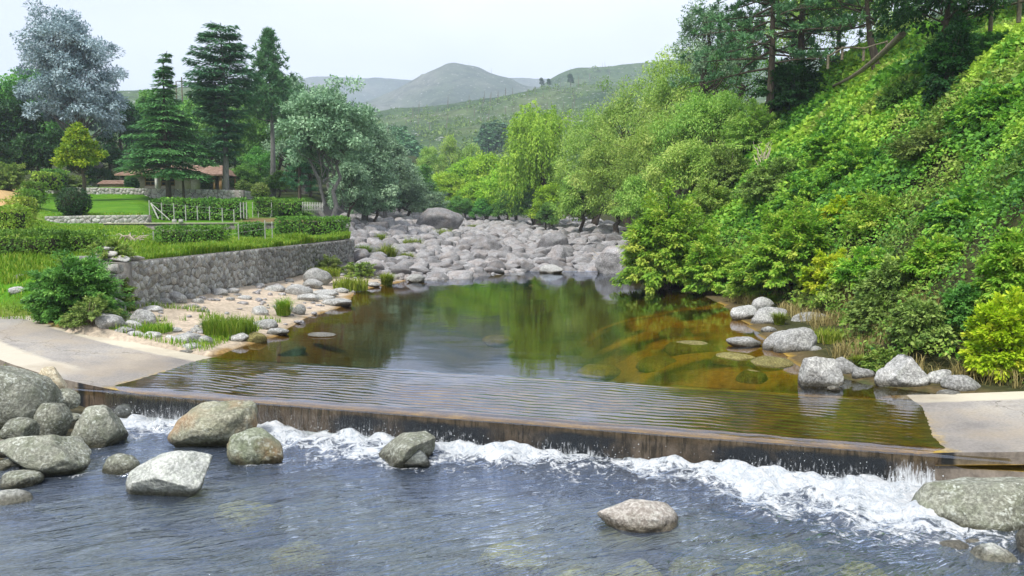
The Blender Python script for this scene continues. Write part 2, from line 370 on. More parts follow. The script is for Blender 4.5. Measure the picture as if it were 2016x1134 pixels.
# far land: a sheet to the horizon and the ridges standing on it
def far_mat(name, c0, c1, c2, sc):
    m = new_mat(name); t = NT(m); o = t.pos()
    a, b, r = t.noise(o, sc, 6, .6), t.noise(o, sc*9, 5, .7), t.noise(t.mapv(o, (1, 1, 2)), sc*22, 3, .6)
    col = t.ramp(a, [(.32, c0), (.5, c1), (.68, c2)])
    col = t.mix(.75, col, t.ramp(b, [(.3, (.3, .34, .3)), (.5, (1, 1, 1)), (.7, (1.4, 1.4, 1.3))]), 'MULTIPLY')
    col = t.mix(t.ramp(r, [(.63, (0, 0, 0)), (.70, (1, 1, 1))]), col, (.42, .42, .42))     # bare granite showing through
    t.out(t.n('ShaderNodeBsdfPrincipled', {'Base Color': col, 'Roughness': 1, 'Specular IOR Level': 0., 'Normal': t.bump(b, .8, 3.)}).outputs[0])
    return m
fx = np.sign(np.linspace(-1, 1, 61))*np.abs(np.linspace(-1, 1, 61))**1.6*2900; fy = np.linspace(170, 2900, 40)
X, Y = np.meshgrid(fx, fy); Zv = np.interp(Y, [170, 260, 600, 2900], [3.5, 9, 20, 24]) + np.abs(X)*.02*sm(170, 400, Y)
M['valley'] = far_mat('valley', (.05, .09, .03), (.09, .14, .05), (.12, .15, .07), .01)
v_ = link('valley_floor', grid_mesh('valley_floor', X, Y, Zv-3, M['valley'])); v_['kind'] = 'structure'
def ridge(name, D, prof, front, mat, rough, amp, seed):
    pxs, pys = zip(*prof)
    X0 = np.linspace(at_y(pxs[0], 430, D)[0], at_y(pxs[-1], 430, D)[0], 260)
    zr = np.interp(X0, [at_y(p, 430, D)[0] for p in pxs], [at_y(p, q, D)[2] for p, q in prof])
    zr = np.convolve(np.pad(zr, 3, mode='edge'), np.ones(7)/7, 'valid')
    k = np.linspace(0, 1.35, 90)
    Xg, Kg = np.meshgrid(X0, k); Yg = front + (D-front)*Kg
    base = np.where(Kg <= 1, Kg**1.25, 1-(Kg-1)*1.8)
    Zg = 2 + (zr[None]-2)*base
    nzg = fbm(np.stack([Xg*rough, Yg*rough, np.full(Xg.shape, seed)], -1), 5, .55)
    nzg = nzg + .8*(.5-np.sqrt(np.abs(fbm(np.stack([Xg*rough*.55, Yg*rough*.55, np.full(Xg.shape, seed+5)], -1), 3))+.002))
    Zg = Zg + amp*nzg*np.minimum(1, 2.5*Kg)*np.where(np.abs(Kg-1) < .04, .5, 1)
    Xg = Xg*(1 - (1-Yg/D)*.55)
    o = link(name, grid_mesh(name, Xg, Yg, Zg, mat)); o['kind'] = 'structure'
    return Xg, Yg, Zg
M['hill'] = far_mat('hill', (.035, .07, .03), (.07, .115, .045), (.115, .145, .065), .012)
M['mount'] = far_mat('mount', (.035, .055, .035), (.07, .095, .06), (.14, .15, .12), .006)
G_low = ridge('hill', 620, [(-700, 215), (-100, 190), (240, 178), (420, 172), (560, 178), (660, 205), (720, 225), (770, 215), (860, 204), (940, 196), (1000, 188), (1060, 172), (1120, 176), (1180, 178), (1300, 165), (1500, 170), (2000, 190), (2900, 215)], 150, M['hill'], .012, 9, 1.)
G_rt = ridge('hill', 980, [(860, 330), (960, 240), (1020, 196), (1060, 168), (1095, 140), (1130, 129), (1175, 130), (1230, 124), (1400, 110), (1700, 130), (2300, 190)], 480, M['hill'], .008, 13, 2.)
G_pk = ridge('mountain', 1500, [(380, 290), (560, 250), (660, 218), (735, 192), (790, 176), (835, 155), (868, 134), (893, 123), (918, 130), (940, 131), (965, 142), (1000, 150), (1030, 165), (1100, 172), (1200, 185), (1500, 230)], 700, M['mount'], .006, 24, 3.)
G_lf = ridge('mountain', 2300, [(-600, 240), (200, 200), (520, 172), (620, 152), (660, 150), (700, 156), (735, 148), (790, 152), (840, 160), (900, 164), (960, 152), (1000, 146), (1040, 150), (1100, 156), (1250, 165), (1600, 200), (2200, 240)], 1300, M['mount'], .004, 40, 4.)

# ------------------------------------------------------------------ the ford: a concrete road slab that the river runs over
cm = new_mat('concrete'); t = NT(cm); o = t.pos()
z = t.n('ShaderNodeSeparateXYZ', {0: o}).outputs[2]
a, b, c_ = t.noise(o, 1.1, 5, .6), t.noise(o, 26, 4, .7), t.noise(o, 4, 5, .65)
dry = t.ramp(a, [(.3, (.25, .235, .22)), (.5, (.33, .31, .285)), (.68, (.42, .385, .33))])
dry = t.mix(.6, dry, t.ramp(b, [(.3, (.6, .6, .6)), (.5, (1, 1, 1)), (.68, (1.3, 1.3, 1.3))]), 'MULTIPLY')
dry = t.mix(t.ramp(c_, [(.58, (0, 0, 0)), (.72, (.6, .6, .6))]), dry, (.24, .21, .17))
ck = t.n('ShaderNodeTexVoronoi', {'Vector': t.n('ShaderNodeVectorMath', {0: o, 1: t.n('ShaderNodeTexNoise', {'Vector': o, 'Scale': 2.2, 'Detail': 5.}).outputs['Color']}, operation='ADD').outputs[0], 'Scale': .42}, feature='DISTANCE_TO_EDGE').outputs['Distance']
dry = t.mix(t.ramp(ck, [(.0, (.75, .75, .75)), (.007, (0, 0, 0))]), dry, (.10, .085, .065))
dry = t.mix(t.n('ShaderNodeMapRange', {'Value': t.math('ADD', t.attr('tint'), t.math('MULTIPLY', t.math('SUBTRACT', c_, .5), .06)), 'From Min': .82, 'From Max': .85, 'To Max': .85}).outputs[0], dry, (.58, .53, .41))
dry = t.mix(t.math('MULTIPLY', t.n('ShaderNodeMapRange', {'Value': t.math('ADD', t.attr('tint'), t.math('MULTIPLY', t.math('SUBTRACT', c_, .5), .1)), 'From Min': .27, 'From Max': .22, 'To Max': .8}).outputs[0], t.n('ShaderNodeMapRange', {'Value': z, 'From Min': .08, 'From Max': .14}).outputs[0]), dry, (.56, .51, .41))
dry = t.mix(t.math('MULTIPLY', t.ramp(t.noise(o, .55, 5, .65), [(.45, (0, 0, 0)), (.6, (1, 1, 1))]), .55), dry, (.30, .25, .19))
zz = t.math('ADD', z, t.math('MULTIPLY', t.math('SUBTRACT', c_, .5), .06))
algae = t.ramp(t.noise(o, 2.6, 5, .7), [(.3, (.11, .078, .016)), (.5, (.32, .215, .034)), (.7, (.54, .38, .07))])
algae = t.mix(.7, algae, t.ramp(b, [(.3, (.35, .35, .35)), (.5, (1, 1, 1)), (.68, (1.6, 1.5, 1.3))]), 'MULTIPLY')
wet = t.n('ShaderNodeMapRange', {'Value': zz, 'From Min': -.004, 'From Max': -.03}).outputs[0]
damp = t.n('ShaderNodeMapRange', {'Value': zz, 'From Min': .10, 'From Max': .03, 'To Max': .5}).outputs[0]
col = t.mix(damp, dry, t.mix(1., dry, (.52, .50, .50), 'MULTIPLY')); col = t.mix(wet, col, algae)
nzv = t.n('ShaderNodeSeparateXYZ', {0: t.n('ShaderNodeNewGeometry').outputs['True Normal']}).outputs[2]
side = t.n('ShaderNodeMapRange', {'Value': nzv, 'From Min': .6, 'From Max': .3}).outputs[0]
stv = t.noise(t.mapv(o, (1.6, 1.6, 1.1)), 2.6, 7, .75)
face = t.ramp(stv, [(.3, (.045, .034, .024)), (.5, (.115, .085, .06)), (.7, (.21, .165, .13))])
face = t.mix(t.ramp(t.noise(t.mapv(o, (9, 9, 1.)), 2., 4, .7), [(.38, (.85, .85, .85)), (.5, (0, 0, 0))]), face, (.03, .024, .017))
face = t.mix(t.n('ShaderNodeMapRange', {'Value': t.math('ADD', t.attr('tint'), t.math('MULTIPLY', t.math('SUBTRACT', t.noise(o, 2.2, 6, .7), .5), .75)), 'From Min': .06, 'From Max': .30, 'To Max': .93}).outputs[0], face, (.016, .021, .028))  # shade behind the free-falling water, put into the face colour as blue-black patches
fdry = t.n('ShaderNodeMapRange', {'Value': t.attr('tint'), 'From Min': .55, 'From Max': .7}).outputs[0]
face = t.mix(fdry, face, t.ramp(stv, [(.3, (.10, .085, .07)), (.7, (.36, .31, .26))]))
col = t.mix(side, col, face)
t.out(t.n('ShaderNodeBsdfPrincipled', {'Base Color': col, 'Roughness': t.math('SUBTRACT', .85, t.math('MULTIPLY', wet, .3)), 'Specular IOR Level': .3, 'Normal': t.bump(t.math('ADD', b, c_), .35, .02)}).outputs[0])
M['concrete'] = cm
def near_t(s): return np.where(s < 0, .055*s*s, 0)
def far_t(s): return 3.06 + np.where(s < 0, .028*s*s, 0) + .02*np.maximum(s, 0)
mb = MB()
ss = np.concatenate([np.linspace(-13, 0, 40), np.linspace(.2, 13.1, 60), [13.2, 13.203], np.linspace(13.4, 24, 30)])
tk = np.linspace(0, 1, 9); Sg, Kg = np.meshgrid(ss, tk); Tg = near_t(Sg)*(1-Kg)+far_t(Sg)*Kg
xs, ys = xy(Sg, Tg); zs = slab_z(Sg) + .012*n2(xs, ys, 1.2, 3, 20)
zs = zs - .02*(Sg > 13.19)*(Sg < 13.21)
def patch(s): return np.clip(sum(sm(a-.4, a+.35, s)*sm(b+.4, b-.35, s) for a, b in ((.3, 2.9), (4.7, 5.5), (5.9, 7.3), (8.0, 9.2), (10.7, 12.9))), 0, 1)  # stretches of the lip with heavier fall and shade painted on the face behind
def add_grid(mb, X, Y, Z, tint=.2, mi=0, flip=False):
    n, m = X.shape; i = np.arange(n*m).reshape(n, m)
    q = np.stack([i[:-1, :-1], i[:-1, 1:], i[1:, 1:], i[1:, :-1]], -1).reshape(-1, 4)
    mb.add(np.stack([X, Y, Z], -1).reshape(-1, 3), q[:, ::-1] if flip else q, tint if np.isscalar(tint) else tint.ravel(), mi)
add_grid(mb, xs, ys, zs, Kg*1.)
dry_s = np.where((ss < -.6) | (ss > 13.6), 1., 0.)
# downstream face; on the right-hand ramp only a slab edge, hollow beneath it
kz = np.linspace(0, 1, 16)**1.6
bot = np.where(ss > 13.35, zs[0]-.17, -1.25)
fs, fk = np.meshgrid(ss, kz); fx_, fy_ = xy(fs, near_t(fs)+.02*fk*np.where(fs > 0, 1, 0)); fz = zs[0][None]*(1-fk)+bot[None]*fk
fx_ = fx_ + .03*n2(fs, fz, 2.5, 3, 21)*N_[0]*np.minimum(1, fk*4); fy_ = fy_ + .03*n2(fs, fz, 2.5, 3, 21)*N_[1]*np.minimum(1, fk*4)
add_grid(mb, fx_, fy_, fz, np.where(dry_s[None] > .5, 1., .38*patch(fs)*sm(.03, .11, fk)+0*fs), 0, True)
ux, uy = xy(fs, far_t(fs)); add_grid(mb, ux, uy, zs[-1][None]*(1-fk)+(-1.3)*fk, np.broadcast_to(dry_s, fs.shape))
mr = ss > 13.35                                                    # underside of the right ramp and the block it rests on
ux, uy = xy(np.vstack([ss[mr]]*2), np.vstack([near_t(ss[mr]), near_t(ss[mr])+.55])); add_grid(mb, ux, uy, np.vstack([zs[0][mr]-.17]*2), 1., 0)
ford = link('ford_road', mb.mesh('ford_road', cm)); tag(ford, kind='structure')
def crag_block(s0, s1, z0, z1, t0, t1, seed):
    b = MB(); k = np.linspace(s0, s1, 26); r = np.random.default_rng(seed)
    zt = z1 + .05*fbm(np.stack([k*4, k*0, k*0+seed], -1), 3)
    P = lambda s, t, z: np.stack([*xy(s, t), z], -1)
    fr = P(k, t0+0*k, zt); bk = P(k, t1+0*k, zt); fb = P(k, t0-.05+0*k, z0+0*k)
    n = len(k)
    for a_, b_ in ((fr, bk), (fb, fr)):
        q = [(i, i+1, n+i+1, n+i) for i in range(n-1)]; b.add(np.vstack([a_, b_]), q, 1.)
    for e in (0, n-1): b.add([fb[e], fr[e], bk[e], [bk[e][0], bk[e][1], z0]], [(0, 1, 2, 3)], 1.)
    return b.mesh('ford_footing', cm)
o = link('ford_footing', crag_block(13.32, 16.0, -1.0, -.20, .04, 1.2, 3)); o['kind'] = 'structure'
o = link('ford_footing', crag_block(15.0, 19.0, -.22, .02, .05, 1.2, 4)); o['kind'] = 'structure'

# ------------------------------------------------------------------ water
def water_mat(name, tint, rough, bumps, foam=False, spec=1.33, refl=1.0):
    m = new_mat(name); t = NT(m); o = t.pos()
    h = 0
    for q in bumps:
        sc, stre, rot, amt = q[:4]; nzv = t.noise(t.mapv(t.mapv(o, (1, 1, 1), (0, 0, rot)), stre), sc, 3, .55, .8)
        if len(q) > 4: nzv = t.math('POWER', t.math('ABSOLUTE', t.math('SUBTRACT', nzv, .5)), .8)          # sharp troughs between rounded wavelets
        k = t.math('MULTIPLY', nzv, amt); h = k if isinstance(h, int) else t.math('ADD', h, k)
    nrm = t.bump(h, 1., .1)
    fr = t.n('ShaderNodeFresnel', {'IOR': spec, 'Normal': nrm}).outputs[0]
    gl = t.n('ShaderNodeBsdfGlossy', {'Color': (.77, .85, 1., 1), 'Roughness': rough, 'Normal': nrm}); tr = t.n('ShaderNodeBsdfTransparent', {'Color': (*tint, 1)})
    sh = t.n('ShaderNodeMixShader', {0: t.math('MULTIPLY', fr, refl, True), 1: tr.outputs[0], 2: gl.outputs[0]}).outputs[0]
    if foam:
        fa = t.attr('foam'); v1 = t.noise(t.mapv(o, (1, 1, 1), (0, 0, .3)), 5.5, 6, .68, 1.2); v2 = t.noise(o, 19, 5, .7, .8)
        f = t.math('ADD', fa, t.math('ADD', t.math('MULTIPLY', t.math('SUBTRACT', v1, .5), 2.2), t.math('MULTIPLY', t.math('SUBTRACT', v2, .5), .6)))
        f = t.n('ShaderNodeMapRange', {'Value': f, 'From Min': .42, 'From Max': .76}).outputs[0]
        f = t.math('MULTIPLY', f, t.n('ShaderNodeMapRange', {'Value': fa, 'From Min': .02, 'From Max': .2}).outputs[0])
        wd = t.n('ShaderNodeBsdfPrincipled', {'Base Color': t.ramp(t.math('MULTIPLY', t.math('ADD', v1, v2), .5), [(.34, (.40, .48, .56)), (.46, (.64, .69, .74)), (.58, (.84, .86, .88))]), 'Roughness': .6, 'Normal': t.bump(t.math('ADD', v2, v1), .8, .12)})
        aer = t.n('ShaderNodeBsdfDiffuse', {'Color': (.20, .255, .36, 1)}); sh = t.n('ShaderNodeMixShader', {0: .10, 1: sh, 2: aer.outputs[0]}).outputs[0]
        sh = t.n('ShaderNodeMixShader', {0: f, 1: sh, 2: wd.outputs[0]}).outputs[0]
    t.out(sh); return m
M['pool'] = water_mat('pool_water', (.72, .64, .30), .03, [(1.6, (.35, 1.3, 1), .28, .022), (7, (.5, 1.2, 1), .28, .006)], False, 1.45)
M['weir'] = water_mat('weir_water', (.90, .82, .52), .04, [(7, (.35, 1., 1), .282, .03), (24, (.6, 1, 1), .28, .008)], False, 1.8, 1.45)
M['low'] = water_mat('river_water', (.80, .85, .74), .05, [(2.4, (.35, 1.3, 1), -.42, .85, 1), (6, (.35, 1.4, 1), -.55, .34, 1), (17, (.5, 1.2, 1), -.4, .06)], True, 1.5, 2.3)
# pool, upstream of the slab
sg = np.arange(-6, 20, .25); tg = np.unique(np.concatenate([np.arange(2.9, 8, .12), np.arange(8, 37, .4)]))
S_, T_ = np.meshgrid(sg, tg); x_, y_ = xy(S_, T_)
foam = np.zeros(x_.shape)
o = link('pool_water', grid_mesh('pool_water', x_, y_, .0*x_ + .003*n2(x_, y_, 1.5, 2, 30)*sm(3, 5, T_), M['pool'])); o['kind'] = 'structure'
# shallow sheet over the slab with standing ripples, bending over the lip
sg = np.arange(-.6, 14.3, .055); tg = np.arange(-.066, 3.02, .022)
S_, T_ = np.meshgrid(sg, tg); x_, y_ = xy(S_, T_)
ph = 2.2*n2(S_*2.2, T_*2.5, 1.2, 2, 35) + 2*math.pi*T_/.185 + 8.*n2(S_*.9, T_*.55, .9, 3, 31) + 2.2*n2(S_*1.3, T_, 1.5, 2, 34) + S_*.25
amp = .0050*np.clip(.5+1.6*n2(S_*.7, T_*1.4, .9, 3, 32), .05, 1.5)*sm(3.02, 2.75, T_)*(.35+.65*sm(0, .4, T_))*np.interp(S_, [-1, .6, 2, 9, 11.5, 14], [.1, .5, 1, 1, .55, .12])
zz = -.016*sm(3.0, .4, T_) - .022*sm(.22, 0, T_) - .035*(np.maximum(0, .05-T_)/.11)**2 + amp*np.sin(ph) + .002*n2(x_, y_, 5, 2, 33)
o = link('weir_water', grid_mesh('weir_water', x_, y_, zz, M['weir'])); o['kind'] = 'structure'
# falling veil
cu = new_mat('falling_water'); t = NT(cu); o = t.attr('uv3', 'Vector')
s1 = t.noise(t.mapv(o, (9, 1.3, 1)), 2.6, 4, .65); s2 = t.noise(t.mapv(o, (15, 3., 1)), 2, 4, .7)
veil = t.attr('foam')
f = t.math('ADD', t.math('MULTIPLY', s2, .9), t.math('MULTIPLY', s1, .5)); f = t.math('ADD', f, t.math('MULTIPLY', veil, .42))
f = t.n('ShaderNodeMapRange', {'Value': f, 'From Min': .99, 'From Max': 1.24, 'To Max': .72}).outputs[0]
nrm = t.bump(t.math('ADD', s1, s2), .6, .03)
fr = t.n('ShaderNodeFresnel', {'IOR': 1.16, 'Normal': nrm}).outputs[0]
sh = t.n('ShaderNodeMixShader', {0: fr, 1: t.n('ShaderNodeBsdfTransparent', {'Color': (.86, .88, .88, 1)}).outputs[0], 2: t.n('ShaderNodeBsdfGlossy', {'Roughness': .08, 'Normal': nrm}).outputs[0]}).outputs[0]
sh = t.n('ShaderNodeMixShader', {0: f, 1: sh, 2: t.n('ShaderNodeBsdfDiffuse', {'Color': (.78, .82, .86, 1)}).outputs[0]}).outputs[0]
t.out(sh); M['veil'] = cu
sg = np.arange(.15, 13.4, .03); kk = np.linspace(0, 1, 16); S_, K_ = np.meshgrid(sg, kk)
drop = np.where(K_ < .15, 0, 1)*0 + K_
tt = -.060 - .03*np.sqrt(K_) - .05*K_*(.5+.5*n2(S_, K_*.2, 3., 2, 41)) - .012*n2(S_*6, K_, 2, 2, 42)
zz = -.070 - (-LOW-.03)*K_**1.15 + .0*S_
x_, y_ = xy(S_, tt)
heavy = patch(S_)*.8 + sm(12.7, 13.1, S_)*1.6
me = grid_mesh('waterfall', x_, y_, zz, cu, {'foam': (K_**.8)*(.30+.75*heavy), 'uv3': np.stack([S_, K_*.5, 0*S_], -1)})
o = link('waterfall', me); o['kind'] = 'structure'
# river below the weir
gx = np.arange(-9, 9.01, .06); tq = np.concatenate([-np.arange(0.0, 3.2, .045), -np.arange(3.2, 9.5, .07), -np.arange(9.5, 22, .5)])[::-1]
sg = np.arange(-3.0, 17.2, .055); S_, T_ = np.meshgrid(sg, tq); x_, y_ = xy(S_, T_)
def wpx_(w_, y): return w_*y/1500
d = -T_*(1+.25*n2(S_, T_, .9, 3, 58))
wid = np.interp(S_, [-1, .2, 1.6, 2.6, 4, 5.5, 6.6, 7.6, 9, 10.5, 12, 13.4, 14.5], [.4, 1.2, 1., .3, .9, 1.1, .5, .65, .65, .85, 1.2, 1.5, .8])
foam = np.exp(-(d/np.maximum(wid, .1))**2)*1.05*np.interp(S_, [-1.5, -.6, .5, 13.6, 14.6, 15.2], [0, .5, 1, 1, .7, 0])
foam = foam + .36*np.exp(-((d-1.4)/1.0)**2)*sm(9, 11.5, S_)*sm(15, 13.5, S_)
foam = foam + .30*np.exp(-((d-.2)/1.9)**2)*np.clip(n2(S_*1.3+T_*.4, T_*.45, 1.2, 3, 57)*2.2, 0, 1)*sm(.2, 1, S_)*sm(14.5, 13, S_)
foam = foam + .75*np.exp(-((x_+1.0)**2+(y_-10.95)**2)/.45)
for qx, qb, qw in ((426, 884, 182), (507, 918, 118), (330, 985, 184), (193, 882, 110), (1255, 1050, 166), (802, 918, 112), (243, 934, 78), (1870, 1010, 200), (88, 940, 180)):      # water breaking round the boulders
    c_q = at_z(qx, qb, LOW); W_ = wpx_(qw, c_q[1]); r_q = np.hypot((x_-c_q[0])/(W_*.5), (y_-c_q[1]-W_*.36)/(W_*.42)); foam = foam + .50*np.exp(-((r_q-1.02)/.14)**2)*np.clip(.5+1.4*n2(x_, y_, 1.6, 2, 59), 0, 1)
foam = np.clip(foam*(.9+.9*n2(x_*.7, y_, 1.3, 3, 50)), 0, 1.1)
flow = n2(S_*.9 + T_*.35, T_*.9 - S_*.25, 1., 3, 51)
zz = LOW + .020*flow*sm(0, 2, d) + .012*n2(S_*.8+T_*.5, T_*2.2-S_*.6, 1.6, 3, 52) + .20*foam*(n2(x_, y_, 3.4, 3, 53)*.9+.35)*sm(.0, .12, d) - .03*np.exp(-((d-1.0)/.5)**2)
zz = np.where(d > 9.5, LOW, zz)
o = link('river_water', grid_mesh('river_water', x_, y_, zz, M['low'], {'foam': foam})); o['kind'] = 'structure'
# rapids running down the right side of the boulder field
M['rapid'] = water_mat('rapid_water', (.7, .74, .7), .06, [(2.5, (1, 1, 1), 0, .12), (8, (1, 1, 1), 0, .06)], True)
yy = np.arange(42.5, 84, .3); kk = np.linspace(-1, 1, 22); Yg, Kg = np.meshgrid(yy, kk)
xc = np.interp(yy, [42, 47, 52, 58, 66, 75, 84], [3.4, 4.2, 5.2, 6.6, 8.4, 9.4, 9.8]); wd = np.interp(yy, [42, 46, 52, 60, 84], [4.0, 2.6, 1.8, 1.5, 1.3])
Xg = xc[None]+wd[None]*Kg; Zg = .012 + sm(43.2, 47.5, Yg)*(np.maximum(.01, H(xc, yy)[None]+.12) + .05*n2(Xg, Yg, .8, 3, 55)) - .03*sm(43.4, 42.5, Yg) - .10*sm(.75, 1, np.abs(Kg))
foam = np.clip(.35+.75*n2(Xg, Yg, .35, 3, 56), 0, .9)*sm(1, .7, np.abs(Kg))*sm(42.6, 45, Yg)
o = link('rapids', grid_mesh('rapids', Xg, Yg, Zg, M['rapid'], {'foam': foam})); o['kind'] = 'structure'
# spray thrown up where the fall lands
mb = MB(); rr = np.random.default_rng(5); n = 1500
s0 = rr.uniform(.3, 13.5, n); dd = np.abs(rr.normal(0, .22, n)); keep = rr.random(n) < np.interp(s0, [0, 1, 2, 3, 4, 7, 8, 9, 11, 12.6, 13.6], [.5, .5, .2, .2, .4, .5, .8, .3, .5, 1, 1])
s0, dd = s0[keep], dd[keep]+.05; px_, py_ = xy(s0, -dd); pz = LOW + np.abs(rr.normal(0, .11, len(s0)))*np.exp(-dd) + .03
r0 = rr.uniform(.003, .009, len(s0)); q = np.array([(1,0,0),(-1,0,0),(0,1,0),(0,-1,0),(0,0,1),(0,0,-1)], float)
v = np.stack([px_, py_, pz], -1)[:, None]+q[None]*r0[:, None, None]
fq = np.array([(0,2,4),(2,1,4),(1,3,4),(3,0,4),(2,0,5),(1,2,5),(3,1,5),(0,3,5)])
mb.add(v, (fq[None]+np.arange(len(s0))[:, None, None]*6).reshape(-1, 3))
M['white_water'] = plain('white_water', (.7, .75, .8), (.85, .88, .9), 20, .5, .1)
o = link('spray', mb.mesh('spray', M['white_water'], True)); tag(o, 'white spray drops along the foot of the weir', kind='stuff')
# ------------------------------------------------------------------ foliage builders
def leaves(mb, P, D, Nn, Ln, Wd, tint, mi=0, fold=.12):
    """rhombic leaves folded along the rib: base, left, tip, right"""
    n = len(P); D = unit(D); S = unit(np.cross(D, Nn)); Nn = np.cross(S, D)
    Ln = np.broadcast_to(A_(Ln, float), (n,))[:, None]; Wd = np.broadcast_to(A_(Wd, float), (n,))[:, None]
    v = np.stack([P, P+.45*Ln*D+.5*Wd*S+fold*Wd*Nn, P+Ln*D, P+.45*Ln*D-.5*Wd*S+fold*Wd*Nn], 1)
    i = np.arange(n)[:, None]*4
    mb.add(v.reshape(-1, 3), np.concatenate([i+A_([[0, 3, 2, 1]])], 0), np.repeat(np.broadcast_to(A_(tint, float), (n,)), 4), mi)
def rdir(r, n): return unit(r.normal(size=(n, 3)))
def limb(mb, p0, p1, r0, r1, r, sag=.0, k=5, mi=0):
    p0, p1 = A_(p0, float), A_(p1, float); t_ = np.linspace(0, 1, k)[:, None]
    ln = np.linalg.norm(p1-p0); w_ = r.normal(0, .05*ln, (k, 3)); w_[0] = 0; w_[-1] = 0
    pts = p0+(p1-p0)*t_ + w_ + np.array((0, 0, sag*ln))*np.sin(t_*math.pi)
    mb.tube(pts, r0+(r1-r0)*t_[:, 0], 5 if r0 < .12 else 8, .5, mi)
def broadleaf(seed, Ht, Rx, base=.25, clumps=70, per=120, leaf=.22, flat=.6, lean=(0, 0), shape='round', droop=.1, trunk=True, stems=1, aspect=.55, rc=.2, bark='bark', mat='leaf_mid', Ry=None, hollow=.45):
    """returns (trunk mesh, crown mesh); crown = leaf clumps set on a bumpy envelope"""
    r = np.random.default_rng(seed); Ry = Ry or Rx
    d = rdir(r, clumps); d[:, 2] = np.where(d[:, 2] < -.55, -d[:, 2], d[:, 2])
    bump_ = 1+.35*fbm(d*1.7+seed*3.1, 3)*1.6
    rad = (hollow+(1-hollow)*r.random(clumps)**.6)*bump_
    cz = Ht*(base+(1-base)/2); hz = Ht*(1-base)/2*.92
    c = d*rad[:, None]*np.array((Rx, Ry, hz))*.86
    h = (c[:, 2]+hz)/(2*hz)
    if shape == 'cone': k_ = np.clip(1.25-1.1*h, .08, 1.2); c[:, 0] *= k_; c[:, 1] *= k_
    elif shape == 'egg': k_ = np.clip(1.15-.55*h, .3, 1.2); c[:, 0] *= k_; c[:, 1] *= k_
    elif shape == 'fan': k_ = np.clip(.45+.75*h, .3, 1.2); c[:, 0] *= k_; c[:, 1] *= k_
    c[:, 2] += cz; c[:, 0] += lean[0]*h; c[:, 1] += lean[1]*h
    tm = MB(); cr = MB()
    if trunk:
        for k in range(stems):
            a = r.uniform(0, 6.28); top = np.array((lean[0]*.6+(.35*Rx*math.cos(a) if stems > 1 else 0), lean[1]*.6+(.35*Ry*math.sin(a) if stems > 1 else 0), Ht*(.80 if stems == 1 else .7)))
            r0 = Ht*.021*(1.15 if stems == 1 else .75)
            limb(tm, (0, 0, -.3), top, r0*1.25, r0*.25, r, 0, 7)
            sel = np.argsort(r.random(clumps))[:max(5, clumps//(4*stems))]
            for j in sel:
                f = np.clip((c[j, 2]/Ht-.12)/.9, .15, .8); st_ = top*f
                limb(tm, st_, c[j], r0*.45*(1-f)+.015, .012, r, -.05, 4)
    sz = rc*(Rx+Ry)/2*r.uniform(.65, 1.3, clumps)
    ids = np.repeat(np.arange(clumps), per); n = len(ids)
    g_ = rdir(r, n)*(r.random(n)**.4)[:, None]*sz[ids][:, None]; g_[:, 2] *= flat
    out = unit(g_*np.array((1, 1, 1.5)) + .35*unit(c-np.array((lean[0]*.5, lean[1]*.5, cz)))[ids]*sz[ids][:, None])
    P = c[ids]+g_; P[:, 2] -= droop*np.linalg.norm(g_[:, :2], axis=1)
    D = unit(out*.6+rdir(r, n)*.7-np.array((0, 0, droop*1.5))); Nn = unit(out*.5+rdir(r, n)*.55+np.array((0, 0, .75)))
    tint = np.clip(.5+.18*r.normal(size=clumps)[ids]+.16*r.normal(size=n), 0, 1)
    s_ = leaf*r.uniform(.6, 1.35, n)
    leaves(cr, P, D, Nn, s_, s_*aspect, tint)
    return (tm.mesh('trunk', M[bark], True) if trunk else None), cr.mesh('crown', M[mat])
